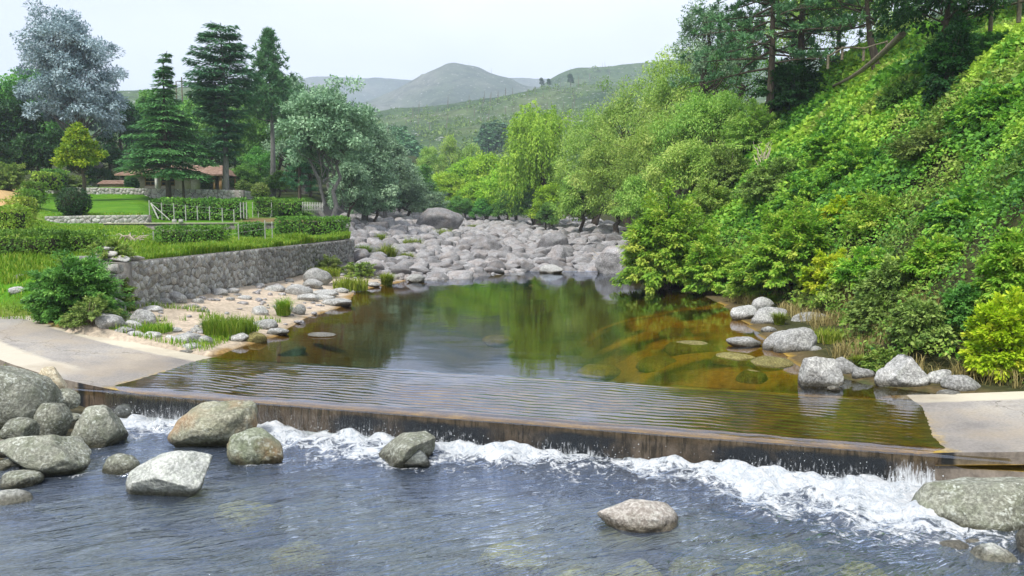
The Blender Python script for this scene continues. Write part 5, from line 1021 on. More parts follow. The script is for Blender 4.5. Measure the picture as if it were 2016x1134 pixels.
shore = [(625, 562, 56, 38, 'largest grey boulder at the far end of the sand'), (616, 569, 40, 22, 'boulder leaning on the largest one at the far end of the sand'), (590, 583, 52, 26, 'flat topped boulder before the largest one at the far end of the sand'), (608, 594, 40, 18, 'brown boulder by the water at the far end of the sand'), (640, 584, 50, 16, 'mossy topped boulder by the water at the far end of the sand'), (640, 592, 40, 15, 'pale rounded boulder at the water, before the mossy topped one'), (664, 604, 60, 18, 'white flat rock reaching into the pool at the far end of the sand'), (672, 577, 28, 12, 'small dark stone behind the white flat rock'), (591, 621, 24, 24, 'upright white stone right of the upright grass tuft'), (573, 616, 18, 14, 'small stone right under the upright grass tuft'), (512, 622, 36, 22, 'grey stone right of the broad bright grass clump'), (520, 650, 56, 24, 'pale slab at the right foot of the broad bright grass clump'), (483, 652, 28, 20, 'pointed stone before the broad bright grass clump'), (471, 674, 38, 20, 'dark grey stone at the water before the broad bright grass clump'), (548, 661, 46, 17, 'rounded white topped stone standing in the water off the sand'), (634, 664, 56, 10, 'low dark rock awash in the pool'), (406, 678, 28, 18, 'small pale boulder at the water left of the broad bright grass clump'), (370, 677, 56, 24, 'broad pale boulder at the near end of the sand'), (378, 692, 46, 18, 'smooth pale stone touching the water beside the ford'), (431, 687, 36, 10, 'thin flat stone awash near the ford'), (368, 699, 32, 12, 'pale stone at the corner of the ford and the pool'), (390, 655, 32, 12, 'flat stone at the lower edge of the sand'), (345, 655, 28, 12, 'flat pinkish stone at the lower edge of the sand'), (218, 650, 52, 36, 'big round green grey boulder at the roadside'), (263, 649, 36, 20, 'small green grey boulder right of the big roadside one'), (282, 642, 50, 36, 'sloping green grey boulder at the near end of the sand'), (246, 656, 36, 14, 'low mossy stone at the road edge'), (268, 664, 32, 14, 'pale stone at the road edge'), (300, 614, 38, 14, 'white smooth stone beside the wall corner'), (300, 666, 34, 14, 'half buried stone at the road edge, nearest the ford'), (228, 622, 42, 40, 'rough grey block against the wall corner'), (35, 578, 32, 16, 'white stone lying in the grass on the left slope'), (42, 548, 24, 10, 'small stone in the grass high on the left slope'), (52, 595, 30, 10, 'flat stone in the grass above the road'), (818, 556, 36, 18, 'round white rock at the far left corner of the pool'), (775, 552, 26, 12, 'low pale rock left of the round white rock'), (735, 566, 28, 12, 'white stone at the pool edge beyond the sand'), (1085, 538, 46, 20, 'bright white triangular rock in the rapids at the pool head'), (470, 640, 20, 8, 'tiny stone in the broad bright grass clump'), (335, 668, 22, 10, 'small pinkish stone by the grass at the road edge')]
for i, q in enumerate(shore):
    inwater = q[4].startswith(('low dark', 'thin flat', 'rounded white', 'bright white', 'round white', 'low pale'))
    rock(*q[:4], q[4], 340+i, 'rock_shore', 0. if inwater else None, 'stones along the left shore', 4)
# --- boulder field
proto = [rock_mesh('boulder', 400+k, (2, 2, 2), 3, 'rock_field', facets=random.randint(8, 14), cut=random.uniform(.52, .78), rough=.2) for k in range(16)]
rr = np.random.default_rng(8); pts = []
big = [(862, 458, 104, 58, 'great grey boulder towering over the boulder field'), (958, 504, 64, 42, 'large split grey boulder in the middle of the boulder field'), (1088, 503, 62, 52, 'tall pale boulder right of the middle of the boulder field'), (1100, 518, 46, 40, 'rounded grey boulder in front of the tall pale one'), (1035, 462, 40, 24, 'smooth white boulder in the far right of the boulder field'), (868, 542, 70, 30, 'broad pale boulder at the front edge of the field by the pool'), (815, 540, 60, 34, 'sloping grey boulder at the front left of the field by the pool'), (1010, 490, 50, 28, 'pale rounded boulder between the split and the tall one'), (745, 455, 40, 22, 'grey block at the upper left of the boulder field'), (1065, 522, 52, 20, 'dark flat boulder at the rapids before the tall pale one'), (945, 532, 38, 20, 'dark boulder at the front edge between two broad pale ones'), (915, 540, 60, 20, 'low whitish slab at the front edge right of the broad pale boulder'), (985, 468, 40, 24, 'dark topped boulder behind the split one'), (780, 470, 36, 22, 'brownish boulder at the left of the field below the grey block'), (1160, 480, 60, 26, 'boulder in the shadowed right side of the rapids'), (1190, 464, 50, 26, 'dark boulder under the right bank bushes'), (720, 440, 30, 18, 'pale boulder at the far left rim of the field')]
for i, (px, base, w_, h_, lb) in enumerate(big):
    p = hit(px, base); pts.append((p[0], p[1]+wpx(w_, p[1])*.4, wpx(w_, p[1])*.6))
    o = rock(px, base, w_, h_, lb, 450+i, 'rock_field', None, 'great boulders of the field', 4, .8, .35, cut=.68, rough=.14, facets=11)
cand = []
for k in range(22000):
    y = 37+76*rr.random()**1.05; xl = np.interp(y, [37, 42, 46, 60, 75, 95, 113], [-7.2, -8.4, -9.4, -13, -17, -19, -15]); xr_ = np.interp(y, [37, 44.5, 45, 60, 75, 95, 113], [-4.5, 5.6, 6.2, 9, 11.4, 12, 9]); x = rr.uniform(xl, xr_)
    if y < yf(x)-1.0: continue
    rad = (.15+.56*rr.random()**3.4)*(1+.006*(y-40)); cand.append((x, y, rad))
cand.sort(key=lambda c: -c[2]); acc = np.array(pts)
for c in cand:
    dd_ = np.hypot(acc[:, 0]-c[0], acc[:, 1]-c[1]); 
    if np.all(dd_ > (acc[:, 2]+c[2])*.66): acc = np.vstack([acc, c])
fieldr = acc[len(big):]; app = fieldr[:, 2]/fieldr[:, 1]; order = np.argsort(-app); rest = MB(); zf_ = H(fieldr[:, 0], fieldr[:, 1])
for k, j in enumerate(order):
    x, y, q = fieldr[j]; sc_ = (q*rr.uniform(.8, 1.1), q*rr.uniform(.7, .95), q*rr.uniform(.42, .78)); z = zf_[j]+sc_[2]*rr.uniform(.15, .5)
    ang = rr.uniform(0, 6.28)
    if k < 270:
        o = link('boulder', proto[k % 16], None, (x, y, z)); o.scale = sc_; o.rotation_euler = (rr.normal()*.2, rr.normal()*.2, ang)
        zx = (x-np.interp(y, [37, 46, 75, 113], [-7, -9.4, -17, -15]))/(np.interp(y, [37, 46, 75, 113], [-4, 6.2, 11.4, 9])-np.interp(y, [37, 46, 75, 113], [-7, -9.4, -17, -15])); zy = 'near' if y < 52 else 'middle' if y < 70 else 'far'; zxn = 'left' if zx < .34 else 'centre' if zx < .67 else 'right'
        tag(o, f"grey granite boulder in the {zy} {zxn} part of the boulder field", 'boulder', f'boulders of the {zy} {zxn} of the field')
    else:
        v = rock_verts(int(500+k % 7), 2, 6, .8, .1)*A_(sc_)*1.02; ca, sa = math.cos(ang), math.sin(ang); v = np.stack([v[:, 0]*ca-v[:, 1]*sa+x, v[:, 0]*sa+v[:, 1]*ca+y, v[:, 2]+z], -1); rest.add(v, ICO[2][1])
v0 = ICO[2][0]
for k in range(900):                                        # cobbles between the boulders
    y = 37+70*rr.random()**1.6; x = rr.uniform(np.interp(y, [37, 46, 75, 113], [-7.4, -9.6, -17, -15]), np.interp(y, [37, 44.5, 60, 75, 113], [-4, 5.5, 9, 11, 9]))
    if y < yf(x)-.8: continue
    q = rr.uniform(.12, .34)*(1+.004*(y-40)); v = v0*(1+.25*rr.normal(size=(1, 3)))*q*np.array((1, .9, .7)); rest.add(v+np.array((x, y, h1(x, y)+.12)), ICO[2][1])
for k in range(160):                                        # and pebbles on the sand
    y = rr.uniform(17.5, 41); x = np.interp(rr.random()**.8, [0, 1], [XL(y)+.1, XW(y)+.3]); q = rr.uniform(.03, .12)*(1+.02*(y-17)); s_, t_ = st(x, y)
    if t_ < far_t(s_)+.1: continue
    rest.add(v0*(1+.25*rr.normal(size=(1, 3)))*q*np.array((1, .9, .6))+np.array((x, y, h1(x, y)+.02)), ICO[2][1])
o = link('cobbles', rest.mesh('cobbles', M['rock_field'], True)); tag(o, 'small grey cobbles filling the gaps of the boulder field', kind='stuff')

# ------------------------------------------------------------------ stone walls
def voronoi_cells(Lx, Lz, d, seed, zsq=1., jitter=.42, row=False):
    r_ = np.random.default_rng(seed); nx, nz_ = max(1, int(Lx/d)), max(1, int(Lz/(d*zsq))); P = []
    for i in range(nx):
        for j in range(nz_): P.append(((i+.5+(.5 if j % 2 else 0)*.6+r_.uniform(-jitter, jitter))*Lx/nx, (j+.5+r_.uniform(-jitter, jitter))*Lz/nz_))
    P = np.array(P); out = []
    for i, p in enumerate(P):
        poly = [(0, 0), (Lx, 0), (Lx, Lz), (0, Lz)]; dd = np.hypot(*(P-p).T); nb = np.argsort(dd)[1:14]
        for j in nb:
            m = (p+P[j])/2; n = P[j]-p; new = []
            for a in range(len(poly)):
                A, B = poly[a], poly[(a+1) % len(poly)]; da = (A[0]-m[0])*n[0]+(A[1]-m[1])*n[1]; db = (B[0]-m[0])*n[0]+(B[1]-m[1])*n[1]
                if da <= 0: new.append(A)
                if da*db < 0: q = da/(da-db); new.append((A[0]+q*(B[0]-A[0]), A[1]+q*(B[1]-A[1])))
            poly = new
            if len(poly) < 3: break
        if len(poly) >= 3: out.append((p, np.array(poly)))
    return out
def stone_geo(poly, c, gap, proud, r_):
    pl = c+(poly-c)*gap; n = len(pl); inn = c+(poly-c)*gap*.78+r_.normal(0, .006, (n, 2)); pr = proud*r_.uniform(.5, 1.3)
    v = [(x, -.0, z) for x, z in pl]+[(x, -pr*r_.uniform(.75, 1.1), z) for x, z in inn]+[(c[0], -pr*1.12, c[1])]
    f = [(i, (i+1) % n, n+i) for i in range(n)]+[((i+1) % n, n+(i+1) % n, n+i) for i in range(n)]+[(n+i, n+(i+1) % n, 2*n) for i in range(n)]
    return np.array(v, float), np.array(f)
M['mortar'] = plain('mortar', (.14, .13, .115), (.25, .235, .21), 9, .95, .6)
def stone_wall(name, path, label, d, proud, maxparts, thick, seed, top_cap=True):
    """path: list of (x, y, z bottom, z top); stones face the camera side (right-hand side when walking the path is back)"""
    root = thing(name, label, 'wall', tuple(path[0][:3])); o_ = np.array(path[0][:3]); core = MB(); rest = MB(); cnt = 0; r_ = np.random.default_rng(seed)
    for (x0, y0, b0, t0), (x1, y1, b1, t1) in zip(path[:-1], path[1:]):
        e = np.array((x1-x0, y1-y0)); Ls = np.hypot(*e); e = e/Ls; nrm = np.array((e[1], -e[0]))
        bot = min(b0, b1)-.25; top_ = max(t0, t1); Hs = top_-bot
        def W(v):   # wall-local (along, out, up) to root space, sheared to the sloping top
            u = v[:, 0]/Ls; tz = t0+(t1-t0)*u; z = bot+(v[:, 2])/Hs*(tz-bot); return np.stack([x0+e[0]*v[:, 0]-nrm[0]*v[:, 1], y0+e[1]*v[:, 0]-nrm[1]*v[:, 1], z], -1)-o_
        core.add(W(np.array([(0, 0, 0), (Ls, 0, 0), (Ls, 0, Hs), (0, 0, Hs), (0, thick, 0), (Ls, thick, 0), (Ls, thick, Hs), (0, thick, Hs)], float)), [(0, 1, 2, 3), (5, 4, 7, 6), (3, 2, 6, 7), (4, 0, 3, 7), (1, 5, 6, 2)])
        nseg = max(1, int(Ls/6))
        for q in range(nseg):
            la, lb_ = Ls*q/nseg, Ls*(q+1)/nseg; dist = np.hypot(x0+e[0]*la, y0+e[1]*la)
            for c, poly in voronoi_cells(lb_-la, Hs, d*r_.uniform(.9, 1.15), seed+q*7, .85, .5):
                poly = poly.copy(); c = c.copy(); poly[:, 0] += la; c[0] += la; v, f = stone_geo(poly, c, .90, proud, r_); v = W(v)
                if cnt < maxparts and c[1] > .2:
                    m1 = MB(); ctr = v.mean(0); m1.add(v-ctr, f); link('stone', m1.mesh('stone', M['rock_wall']), root, ctr); cnt += 1
                else: rest.add(v, f, r_.uniform(0, 1))
    link('wall_core', core.mesh('wall_core', M['mortar']), root)
    if rest.n: o = link('stone_infill', rest.mesh('stone_infill', M['rock_wall']), root); o['kind'] = 'stuff'
    return root
RW0 = [(-11.9, 20.55, .9, 1.86), (-10.75, 20.0, .45, 1.86)]
ys_ = [19.9, 24, 28, 32, 36, 40, 43.4]
stone_wall('retaining_wall', RW0+[(float(XW(y)), y, .45 if y < 22 else min(1.0, .5+.02*(y-20)), 1.84) for y in ys_], 'long rough stone retaining wall between the sand and the tall grass', .215, .055, 300, .5, 31)
for i, (dx, dy, dz, q, lb) in enumerate([(-.1, .35, .06, .5, 'right of two bottom stones'), (-.75, .3, .05, .56, 'left of two bottom stones'), (-.4, .4, .20, .46, 'middle stone'), (-.5, .5, .34, .3, 'topmost stone'), (.1, .9, .05, .4, 'rearmost stone')]):
    tag(link('stone_block', rock_mesh('stone_block', 390+i, (q*1.5, q*1.0, q*.40), 3, 'rock_wall', cut=.55, facets=12), None, (-10.45+dx, 20.05+dy, 1.86+dz)), lb+' of the heap on the near corner of the retaining wall', 'stone', 'stone heap on the wall corner')
def wp(px, y, z): q = at_y(px, 430, y); return q[0], y
house_path = [(px, y) for px, y in ((92, 71.9), (180, 71.9), (300, 71.9), (430, 71.9), (476, 71.2), (503, 76))]
stone_wall('terrace_wall', [(at_y(px, 430, y)[0], y, at_y(px, b, y)[2], at_y(px, t_, y)[2]) for (px, y), b, t_ in zip(house_path, (376, 379, 388, 393, 394, 394), (368, 369, 371, 373, 374, 378))], 'low grey stone terrace wall in front of the house', .36, .05, 0, .6, 51)
stone_wall('lawn_wall', [(at_y(px, 430, y)[0], y, at_y(px, b, y)[2], at_y(px, t_, y)[2]) for (px, y), b, t_ in zip(((88, 49.8), (180, 49.8), (292, 49.8)), (441, 441, 440), (426, 424, 423))], 'low pale stone wall across the lawn below the round dark ball bush', .27, .04, 0, .45, 61)

# ------------------------------------------------------------------ hedges, clipped balls, fences
def hedge(px0, px1, base, top, y, label, sd, depth=1.2, mat='leaf_hedge', group='clipped hedges', leaf=None, z=None):
    a, b = at_y(px0, 430, y), at_y(px1, 430, y); zb = at_y(px0, base, y)[2] if z is None else z; Ht = at_y((px0+px1)/2, top, y)[2]-zb
    lf = leaf or max(.08, y*.0031); me = hedge_mesh(sd, b[0]-a[0], depth, Ht, lf, min(620, 3.4/lf**2), mat)
    return plant('hedge', me, np.array(((a[0]+b[0])/2, y+depth/2, zb)), label, 'hedge', group)
hedge(303, 430, 488, 447, 30.5, 'front clipped hedge between the tall grass and the tank, left of the small one', 1)
hedge(462, 510, 476, 441, 40, 'smallest clipped hedge in the front row', 2)
hedge(541, 672, 470, 430, 44, 'front clipped hedge at the far right end of the terrace', 3, 2.0)
hedge(300, 474, 431, 393, 56, 'longest back hedge behind the row of white posts', 4, 1.5)
hedge(500, 534, 425, 391, 60, 'small back hedge between two white posts', 5, 1.5)
hedge(536, 596, 422, 395, 62, 'back hedge next to the white picket fence', 6, 1.5)
hedge(-40, 100, 512, 458, 22.5, 'dark front hedge at the left edge of the terrace', 7, .9)
hedge(100, 182, 512, 456, 23.2, 'dark front hedge right of the one at the left edge', 8, .9)
for i, (px0, px1, base, top, y, lb) in enumerate([(-30, 24, 462, 408, 30, 'yellowish hedge block beside the drive, nearest of its row'), (14, 40, 440, 392, 36, 'yellowish hedge block beside the drive, second nearest of its row'), (32, 58, 418, 376, 43, 'green hedge block in the middle of the row beside the drive'), (46, 76, 400, 359, 52, 'green hedge block beside the drive, farthest of its row')]):
    hedge(px0, px1, base, top, y, lb, 10+i, 1.3, 'leaf_hedge_yel' if i < 2 else 'leaf_hedge', 'hedge blocks beside the drive')
hedge(66, 84, 372, 340, 66, 'tall squared hedge at the end of the drive', 20, 3., 'leaf_hedge_yel'); hedge(84, 116, 370, 335, 70.5, 'tall squared hedge left of the small yellow green tree', 21, 2.); hedge(95, 122, 370, 350, 72.8, 'grey clipped cube hedge on the terrace wall', 22, 1.5, 'leaf_grey')
for i, (px, base, w_, y, lb, mt) in enumerate([(147, 423, 56, 50.6, 'big dark clipped ball bush on the lawn', 'leaf_ball'), (260, 372, 23, 73.5, 'small clipped ball bush beside the low shed', 'leaf_ball'), (513, 391, 32, 72, 'clipped ball bush at the right end of the terrace wall', 'leaf_grey'), (478, 377, 22, 78, 'left one of two clipped balls right of the house', 'leaf_grey'), (488, 378, 18, 79, 'right one of two clipped balls right of the house', 'leaf_grey'), (406, 371, 18, 82, 'clipped ball bush seen through the porch', 'leaf_grey')]):
    R_ = wpx(w_, y)/2; p = at_y(px, base, y); plant('ball_bush', ball_mesh(90+i, R_, max(.085, y*.0022), 3600 if w_ > 50 else 1500, mt), p, lb, 'bush', 'clipped ball bushes')
def post_fence(name, posts, label, th, rails=(), wires=(), mat='white_wood', railmat=None, lean=0):
    o0 = A_(posts[0][0]); root = thing(name, label, 'fence', o0); pm = {}
    for (p, h_) in posts:
        mb = MB(); mb.tube([(0, 0, -.2), (lean*h_, 0, h_)], [th, th*.9], 6); link('post', mb.mesh('post', M[mat]), root, A_(p)-o0)
    for nm, fr, m_, rad in [('rail', f, railmat or mat, th*.6) for f in rails]+[('wire', f, 'wire', .004*1.5) for f in wires]:
        if nm == 'wire':
            mb = MB(); mb.tube([A_(p)-o0+np.array((0, 0, h_*fr)) for p, h_ in posts], rad, 4); link('wire', mb.mesh('wire', M[m_]), root)
        else:
            for (p, h_), (q, g_) in zip(posts[:-1], posts[1:]):
                mb = MB(); a, b = A_(p)-o0+np.array((0, -th, h_*fr)), A_(q)-o0+np.array((0, -th, g_*fr)); mb.tube([a, (a+b)/2+np.array((0, 0, .02)), b], rad, 6); link('rail', mb.mesh('rail', M[m_]), root)
    return root
M['wire'] = plain('wire', (.25, .25, .24), (.4, .4, .4), 9, .6, .1)
def pp(px, base, top, y): q = at_y(px, base, y); return (q, at_y(px, top, y)[2]-q[2])
f = post_fence('wire_fence', [pp(px, b, t_, 54.5) for px, b, t_ in ((295, 430, 394), (319, 427, 399), (343, 430, 400), (366, 430, 403), (389, 428, 405), (413, 428, 406), (438, 432, 409), (461, 434, 412), (474, 424, 398), (480, 424, 398), (486, 426, 398))], 'row of white wooden posts with wires before the longest back hedge', .038, (), (.45, .9))
mb = MB(); b0 = pp(297, 400, 395, 54.4)[0]-A_(f.location); b1 = pp(334, 433, 395, 54.0)[0]-A_(f.location); mb.tube([b0, b1], .035, 6); link('brace', mb.mesh('brace', M['white_wood']), f)
mb = MB(); b1 = pp(312, 431, 395, 54.0)[0]-A_(f.location); mb.tube([b0, b1], .05, 6); link('brace', mb.mesh('brace', M['white_wood']), f)
post_fence('wire_fence', [pp(px, b, t_, 28+.02*(px-180)) for px, b, t_ in ((207, 497, 459), (258, 491, 458), (283, 494, 458), (303, 486, 455), (434, 480, 448), (470, 470, 440), (522, 462, 433), (536, 460, 436))], 'row of thin white posts with wires along the front hedges', .024, (), (.4, .85))
post_fence('wire_fence', [pp(px, b, t_, 60) for px, b, t_ in ((498, 428, 398), (509, 432, 412), (533, 436, 420), (535, 421, 394))], 'short row of white and brown posts around the small back hedge', .035, (), (.5, .9))
o0 = pp(595, 419, 400, 62)[0]; root = thing('picket_fence', 'white picket fence beside the forked silvery tree', 'fence', o0)
for i in range(13):
    q, h_ = pp(596+i*3.3, 419, 398+.12*i, 62); mb = MB(); mb.box((-.022, -.012, 0), (.022, .012, h_)); mb.add([(-.022, -.012, h_), (.022, -.012, h_), (0, -.012, h_+.06), (-.022, .012, h_), (.022, .012, h_), (0, .012, h_+.06)], [(0, 1, 2), (4, 3, 5)]); mb.add([(-.022, -.012, h_), (0, -.012, h_+.06), (0, .012, h_+.06), (-.022, .012, h_), (.022, -.012, h_), (.022, .012, h_)], [(0, 3, 2, 1), (4, 1, 2, 5)])
    link('picket', mb.mesh('picket', M['white_wood']), root, q-o0)
for fr in (.25, .75):
    mb = MB(); q1 = pp(636, 419, 400, 62)[0]-o0; mb.box((-.05, .02, .78*fr), (q1[0]+.05, .05, .78*fr+.07)); link('rail', mb.mesh('rail', M['white_wood']), root)
# concrete tank wall on the terrace
root = thing('water_tank', 'long low concrete tank wall behind the front hedges', 'tank', at_y(205, 441, 47)); o_ = A_(root.location); mb = MB(); a, b = at_y(205, 441, 47), at_y(540, 436, 50)
dv = unit(b-a); nv = np.array((-dv[1], dv[0], 0)); Lw = np.linalg.norm((b-a)[:2]); rz = math.atan2(dv[1], dv[0]); zt = 2.66
c = (a+b)/2; mb.obox((c[0]-o_[0], c[1]-o_[1], zt-.55-o_[2]), (Lw, .25, 1.1), rz, 1.); link('wall', mb.mesh('wall', M['mortar']), root)
mb = MB(); mb.obox((c[0]-o_[0], c[1]-o_[1], zt+.045-o_[2]), (Lw+.1, .36, .085), rz); M['coping'] = plain('coping', (.30, .29, .22), (.46, .44, .34), 8, .9, .3); link('coping', mb.mesh('coping', M['coping']), root)
mb = MB(); c2 = c+nv*3.2; mb.obox((c2[0]-o_[0], c2[1]-o_[1], zt-.5-o_[2]), (Lw, .25, 1.0), rz, 1.); link('wall', mb.mesh('wall', M['mortar']), root)
mb = MB()
for px in (361, 375): q = at_y(px, 437, 47.2); mb.obox((0, 0, .12), (.32, .3, .34), .1); 
for px, lb in ((361, 'left white block on the tank edge by the lawn wall'), (374, 'right white block on the tank edge by the lawn wall')):
    q = at_y(px-17, 440, 48.2); m2 = MB(); m2.obox((0, 0, .10), (.22, .2, .2), .1); m2.obox((0, 0, .215), (.17, .15, .03), .1); tag(link('stone_block', m2.mesh('stone_block', M['white_wood']), None, (q[0], q[1]-.05, zt+.085)), lb, 'block')
# ------------------------------------------------------------------ the house behind the terrace wall
M['wall_plaster'] = plain('wall_plaster', (.36, .30, .26), (.48, .41, .36), 5, .9, .3)
M['stone_pale'] = plain('stone_pale', (.30, .27, .24), (.50, .46, .41), 14, .9, .6)
rm = new_mat('roof_tile'); t = NT(rm); o = t.obj(); v_ = t.noise(o, 3., 4); t.out(t.n('ShaderNodeBsdfPrincipled', {'Base Color': t.ramp(v_, [(.3, (.24, .14, .10)), (.55, (.40, .26, .19)), (.75, (.50, .38, .30))]), 'Roughness': .9}).outputs[0]); M['roof_tile'] = rm
M['dark_glass'] = plain('dark_glass', (.02, .02, .02), (.05, .05, .05), 4, .15, .0)
HY = 80.; hb = at_y(232, 372, HY); hz0 = hb[2]-.4; root = thing('house', 'low pale house with brown tiled roofs and an open timber porch', 'house', (hb[0], HY, hz0))
def hx(px): return at_y(px, 400, HY)[0]-hb[0]
def hzz(py): return at_y(300, py, HY)[2]-hz0
eave, rdg = hzz(344), hzz(322)
def roof(nm, x0, x1, y0, y1, ze, zr, hip=1.6):
    """hipped roof laid with rows of tiles"""
    ym = (y0+y1)/2; A, B, Cc, Dd = [np.array(q, float) for q in ((x0, y0, ze), (x1, y0, ze), (x1, y1, ze), (x0, y1, ze))]; E, F = np.array((x0+hip, ym, zr)), np.array((x1-hip, ym, zr))
    mb = MB()
    for (a, b, c_, d_) in ((A, B, F, E), (Cc, Dd, E, F), (B, Cc, F, F), (Dd, A, E, E)):
        n = 9; nn = unit(np.cross(b-a, d_-a)); 
        for i in range(n):
            u0, u1 = i/n, (i+1)/n+.02; p0, p1, p2, p3 = a+(d_-a)*u0+nn*.05, b+(c_-b)*u0+nn*.05, b+(c_-b)*min(u1, 1)+nn*.01, a+(d_-a)*min(u1, 1)+nn*.01
            m = max(2, int(np.linalg.norm(b-a)/.55))
            for k in range(m):
                q0, q1 = k/m, (k+.94)/m; mb.add([p0+(p1-p0)*q0, p0+(p1-p0)*q1, p3+(p2-p3)*q1, p3+(p2-p3)*q0], [(0, 1, 2, 3)])
        mb.add([p-np.array((0, 0, .06)) for p in (a, b, c_, d_)], [(0, 1, 2, 3)])
    mb.box((x0-.02, y0-.02, ze-.16), (x1+.02, y0+.1, ze-.02)); return link(nm, mb.mesh('roof', M['roof_tile']), root)
roof('roof', hx(238), hx(402), -1.0, 6.5, eave, rdg); roof('roof', hx(385), hx(452), -1.6, 4.5, hzz(345), hzz(324), 1.2)
mb = MB()
for x0, x1, z0, z1 in ((hx(250), hx(286), 0, eave), (hx(310), hx(318), 0, eave), (hx(286), hx(310), 0, hzz(366)), (hx(286), hx(310), hzz(349), eave), (hx(318), hx(346), 0, hzz(366)), (hx(318), hx(346), hzz(350), eave), (hx(346), hx(378), 0, eave)): mb.box((x0, 0, z0), (x1, .25, z1))
mb.box((hx(250), 5.8, 0), (hx(395), 6.0, eave)); mb.box((hx(250)-.2, .25, 0), (hx(250), 6, eave)); link('wall', mb.mesh('wall', M['wall_plaster']), root)
mb = MB(); mb.box((hx(378), -.1, 0), (hx(395), .25, eave)); link('wall', mb.mesh('wall', M['stone_pale']), root)
mb = MB(); mb.box((hx(395), 3.6, 0), (hx(450), 3.8, hzz(360))); link('wall', mb.mesh('wall', M['wall_plaster']), root)
for a, b, z0, z1 in ((286, 310, 366, 349), (318, 346, 366, 350)):
    w0 = link('window', None, root) if False else None
    mb = MB(); mb.box((hx(a)+.02, .10, hzz(z0)+.02), (hx(b)-.02, .14, hzz(z1)-.02)); wo = link('window', mb.mesh('window', M['dark_glass']), root)
    mb = MB(); xa, xb, za, zb = hx(a)+.03, hx(b)-.03, hzz(z0)+.03, hzz(z1)-.03
    for q in ((xa, xa+.08, za, zb), (xb-.08, xb, za, zb), (xa+.08, xb-.08, za, za+.08), (xa+.08, xb-.08, zb-.08, zb), (xa+.08, xb-.08, (za+zb)/2-.04, (za+zb)/2+.04), ((xa+xb)/2-.03, (xa+xb)/2+.03, za+.08, (za+zb)/2-.04)): mb.box((q[0], .03, q[2]), (q[1], .09, q[3]))
    link('window_frame', mb.mesh('window_frame', M['timber']), wo)
mb = MB(); mb.box((hx(240), -.05, hzz(350)), (hx(250)-.25, .05, hzz(341))); link('window', mb.mesh('window', M['dark_glass']), root)
for px in (317, 340):
    mb = MB(); mb.box((hx(px)-.12, -.95, 0), (hx(px)+.12, -.72, eave-.15)); mb.box((hx(px)-.16, -.99, 0), (hx(px)+.16, -.68, .3)); link('column', mb.mesh('column', M['white_wood']), root)
for px, dy in ((422, 0), (432, -1.2), (443, -1.3), (446, -1.35), (450, 2)):
    mb = MB(); mb.box((hx(px)-.07, dy, 0), (hx(px)+.07, dy+.14, hzz(345)-.17)); link('porch_post', mb.mesh('porch_post', M['timber']), root)
mb = MB(); mb.box((hx(394), -1.25, hzz(348)-.05), (hx(452), -1.08, hzz(345)-.18)); link('beam', mb.mesh('beam', M['timber']), root)
mb = MB(); mb.tube([(hx(424), -1.16, hzz(352)), (hx(434), -1.16, hzz(347))], .06, 5); link('brace', mb.mesh('brace', M['timber']), root)
# low shed, chest and power poles
SY = 74.; s0 = at_y(196, 373, SY); root = thing('shed', 'low brown roofed shed behind the terrace wall', 'shed', s0); sw = at_y(246, 373, SY)[0]-s0[0]; sh_ = at_y(196, 363, SY)[2]-s0[2]
mb = MB(); mb.box((0, 0, -.4), (sw, 1.4, sh_)); M['tan'] = plain('tan', (.36, .27, .17), (.5, .4, .28), 6, .9, .2); link('wall', mb.mesh('wall', M['tan']), root)
mb = MB(); rz_ = sh_+.36
for i in range(6):
    q0, q1 = i/6, (i+1.08)/6; mb.add([(-.15, -.25+1.1*q0, sh_+.02+.40*q0+.03), (sw+.15, -.25+1.1*q0, sh_+.02+.40*q0+.03), (sw+.08, -.25+1.1*q1, sh_+.40*q1+.02), (-.08, -.25+1.1*q1, sh_+.40*q1+.02)], [(0, 1, 2, 3)])
mb.add([(-.15, -.25, sh_+.0), (sw+.15, -.25, sh_+.0), (sw+.1, .9, sh_+.41), (-.1, .9, sh_+.41), (sw+.15, 1.7, sh_), (-.15, 1.7, sh_)], [(3, 2, 1, 0), (2, 3, 5, 4)]); link('roof', mb.mesh('roof', M['roof_tile']), root)
q = at_y(150, 372, 73.2); mb = MB(); mb.box((0, 0, -.2), (1.15, .5, .28)); mb.box((-.05, -.05, .28), (1.2, .55, .34)); tag(link('bench', mb.mesh('bench', M['white_wood']), None, q), 'white stone bench behind the small yellow green tree', 'bench')
for px, top, y, lb in ((368, 152, 128, 'taller wooden power pole behind the cedar'), (357, 160, 134, 'shorter wooden power pole behind the cedar')):
    q = gp(px, y); h_ = at_y(px, top, y)[2]-q[2]; root = thing('power_pole', lb, 'pole', q, 0, 'power poles'); mb = MB(); mb.tube([(0, 0, -.5), (0, 0, h_)], [.15, .10], 8); link('pole', mb.mesh('pole', M['deadwood']), root); mb = MB(); mb.box((-.8, -.06, h_-.7), (.8, .06, h_-.58)); link('crossarm', mb.mesh('crossarm', M['deadwood']), root)
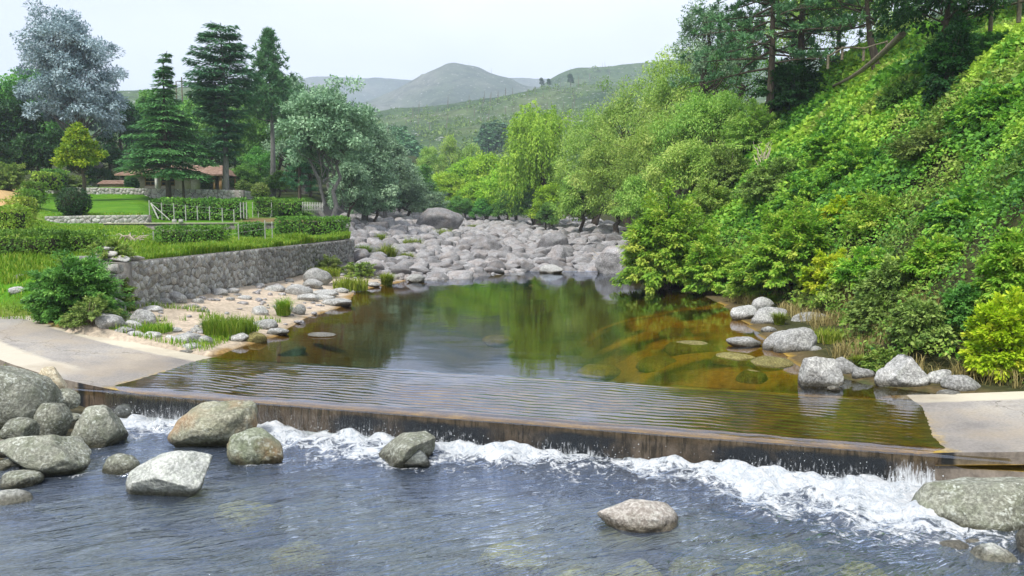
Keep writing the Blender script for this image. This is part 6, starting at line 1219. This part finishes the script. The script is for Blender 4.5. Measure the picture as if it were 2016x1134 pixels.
# ------------------------------------------------------------------ crest of the slope: fallen log, broken rails, rail fence
def crest(px, py, up=.0): q = hit(px, py); return q+np.array((0, 0, up))
a, b = hit(1640, 182), at_y(1776, 84, 33.); mb = MB(); q = np.linspace(0, 1, 7)[:, None]; pl = A_(a)*(1-q)+A_(b)*q+np.array((0, 0, .35))+np.array((0, 0, -.28))*np.sin(q*math.pi)
mb.tube(pl, np.linspace(.07, .15, 7), 9); tag(link('log', mb.mesh('log', M['deadwood'])), 'fallen tree trunk lying up the slope to the crest', 'log')
Yr = 40.; P3 = [pp(px, b, t_, Yr) for px, b, t_ in ((1630, 128, 108), (1658, 110, 92), (1700, 112, 93), (1745, 98, 80))]
post_fence('rail_fence', P3, 'broken wooden rail fence between the pines and the leaning tree', .07, (.85,), (), 'deadwood')
P3 = [pp(px, b, t_, Yy) for px, b, t_, Yy in ((1900, 62, 6, 33), (1950, 52, -6, 31.5), (2006, 34, -18, 30), (2080, 10, -40, 28.5))]
post_fence('rail_fence', P3, 'dark wooden two rail fence at the top right corner', .085, (.55, .95), (), 'deadwood')
# bleached driftwood branches under the right bank trees and bare twigs on the slope
def branches(px, py, top, w_, lb, sd, y=None, n=9):
    p = hit(px, py) if y is None else gp(px, y); h_ = at_y(px, top, p[1])[2]-p[2]; W = wpx(w_, p[1]); r_ = np.random.default_rng(sd); mb = MB()
    for k in range(n): limb(mb, (r_.normal()*.2*W, r_.normal()*.1*W, 0), (r_.uniform(-.5, .5)*W, r_.normal()*.2*W, h_*r_.uniform(.4, 1)), .035, .010, r_, .15, 6)
    M_ = M.get('bleached') or plain('bleached', (.34, .29, .21), (.55, .49, .38), 8, .9, .2); M['bleached'] = M_
    tag(link('branches', mb.mesh('branches', M_), None, p), lb, 'branches')
branches(1108, 442, 402, 60, 'bleached bare branches under the trees right of the boulder field', 1, n=12)
branches(1500, 345, 262, 40, 'bare grey vine stems hanging on the slope among the creepers', 2, n=14); branches(1196, 528, 490, 70, 'dry brown creeper over the rock face at the rapids', 3, n=26)
branches(255, 500, 462, 60, 'bare dark twigs in the gap of the front hedge', 4, y=27, n=14); branches(1540, 372, 335, 50, 'pale dead twigs above the rounded yellow green bush', 5, n=10)
# ------------------------------------------------------------------ air
mb = MB(); mb.box((-3050, -110, -4.2), (3050, 3320, 500)); hm = new_mat('haze'); t = NT(hm)
vp = t.n('ShaderNodeVolumePrincipled', {'Color': (.72, .81, 1., 1), 'Density': .00036, 'Anisotropy': 0.}); t.n('ShaderNodeOutputMaterial', {'Volume': vp.outputs[0]})
o = link('haze', mb.mesh('haze', hm)); o['kind'] = 'stuff'
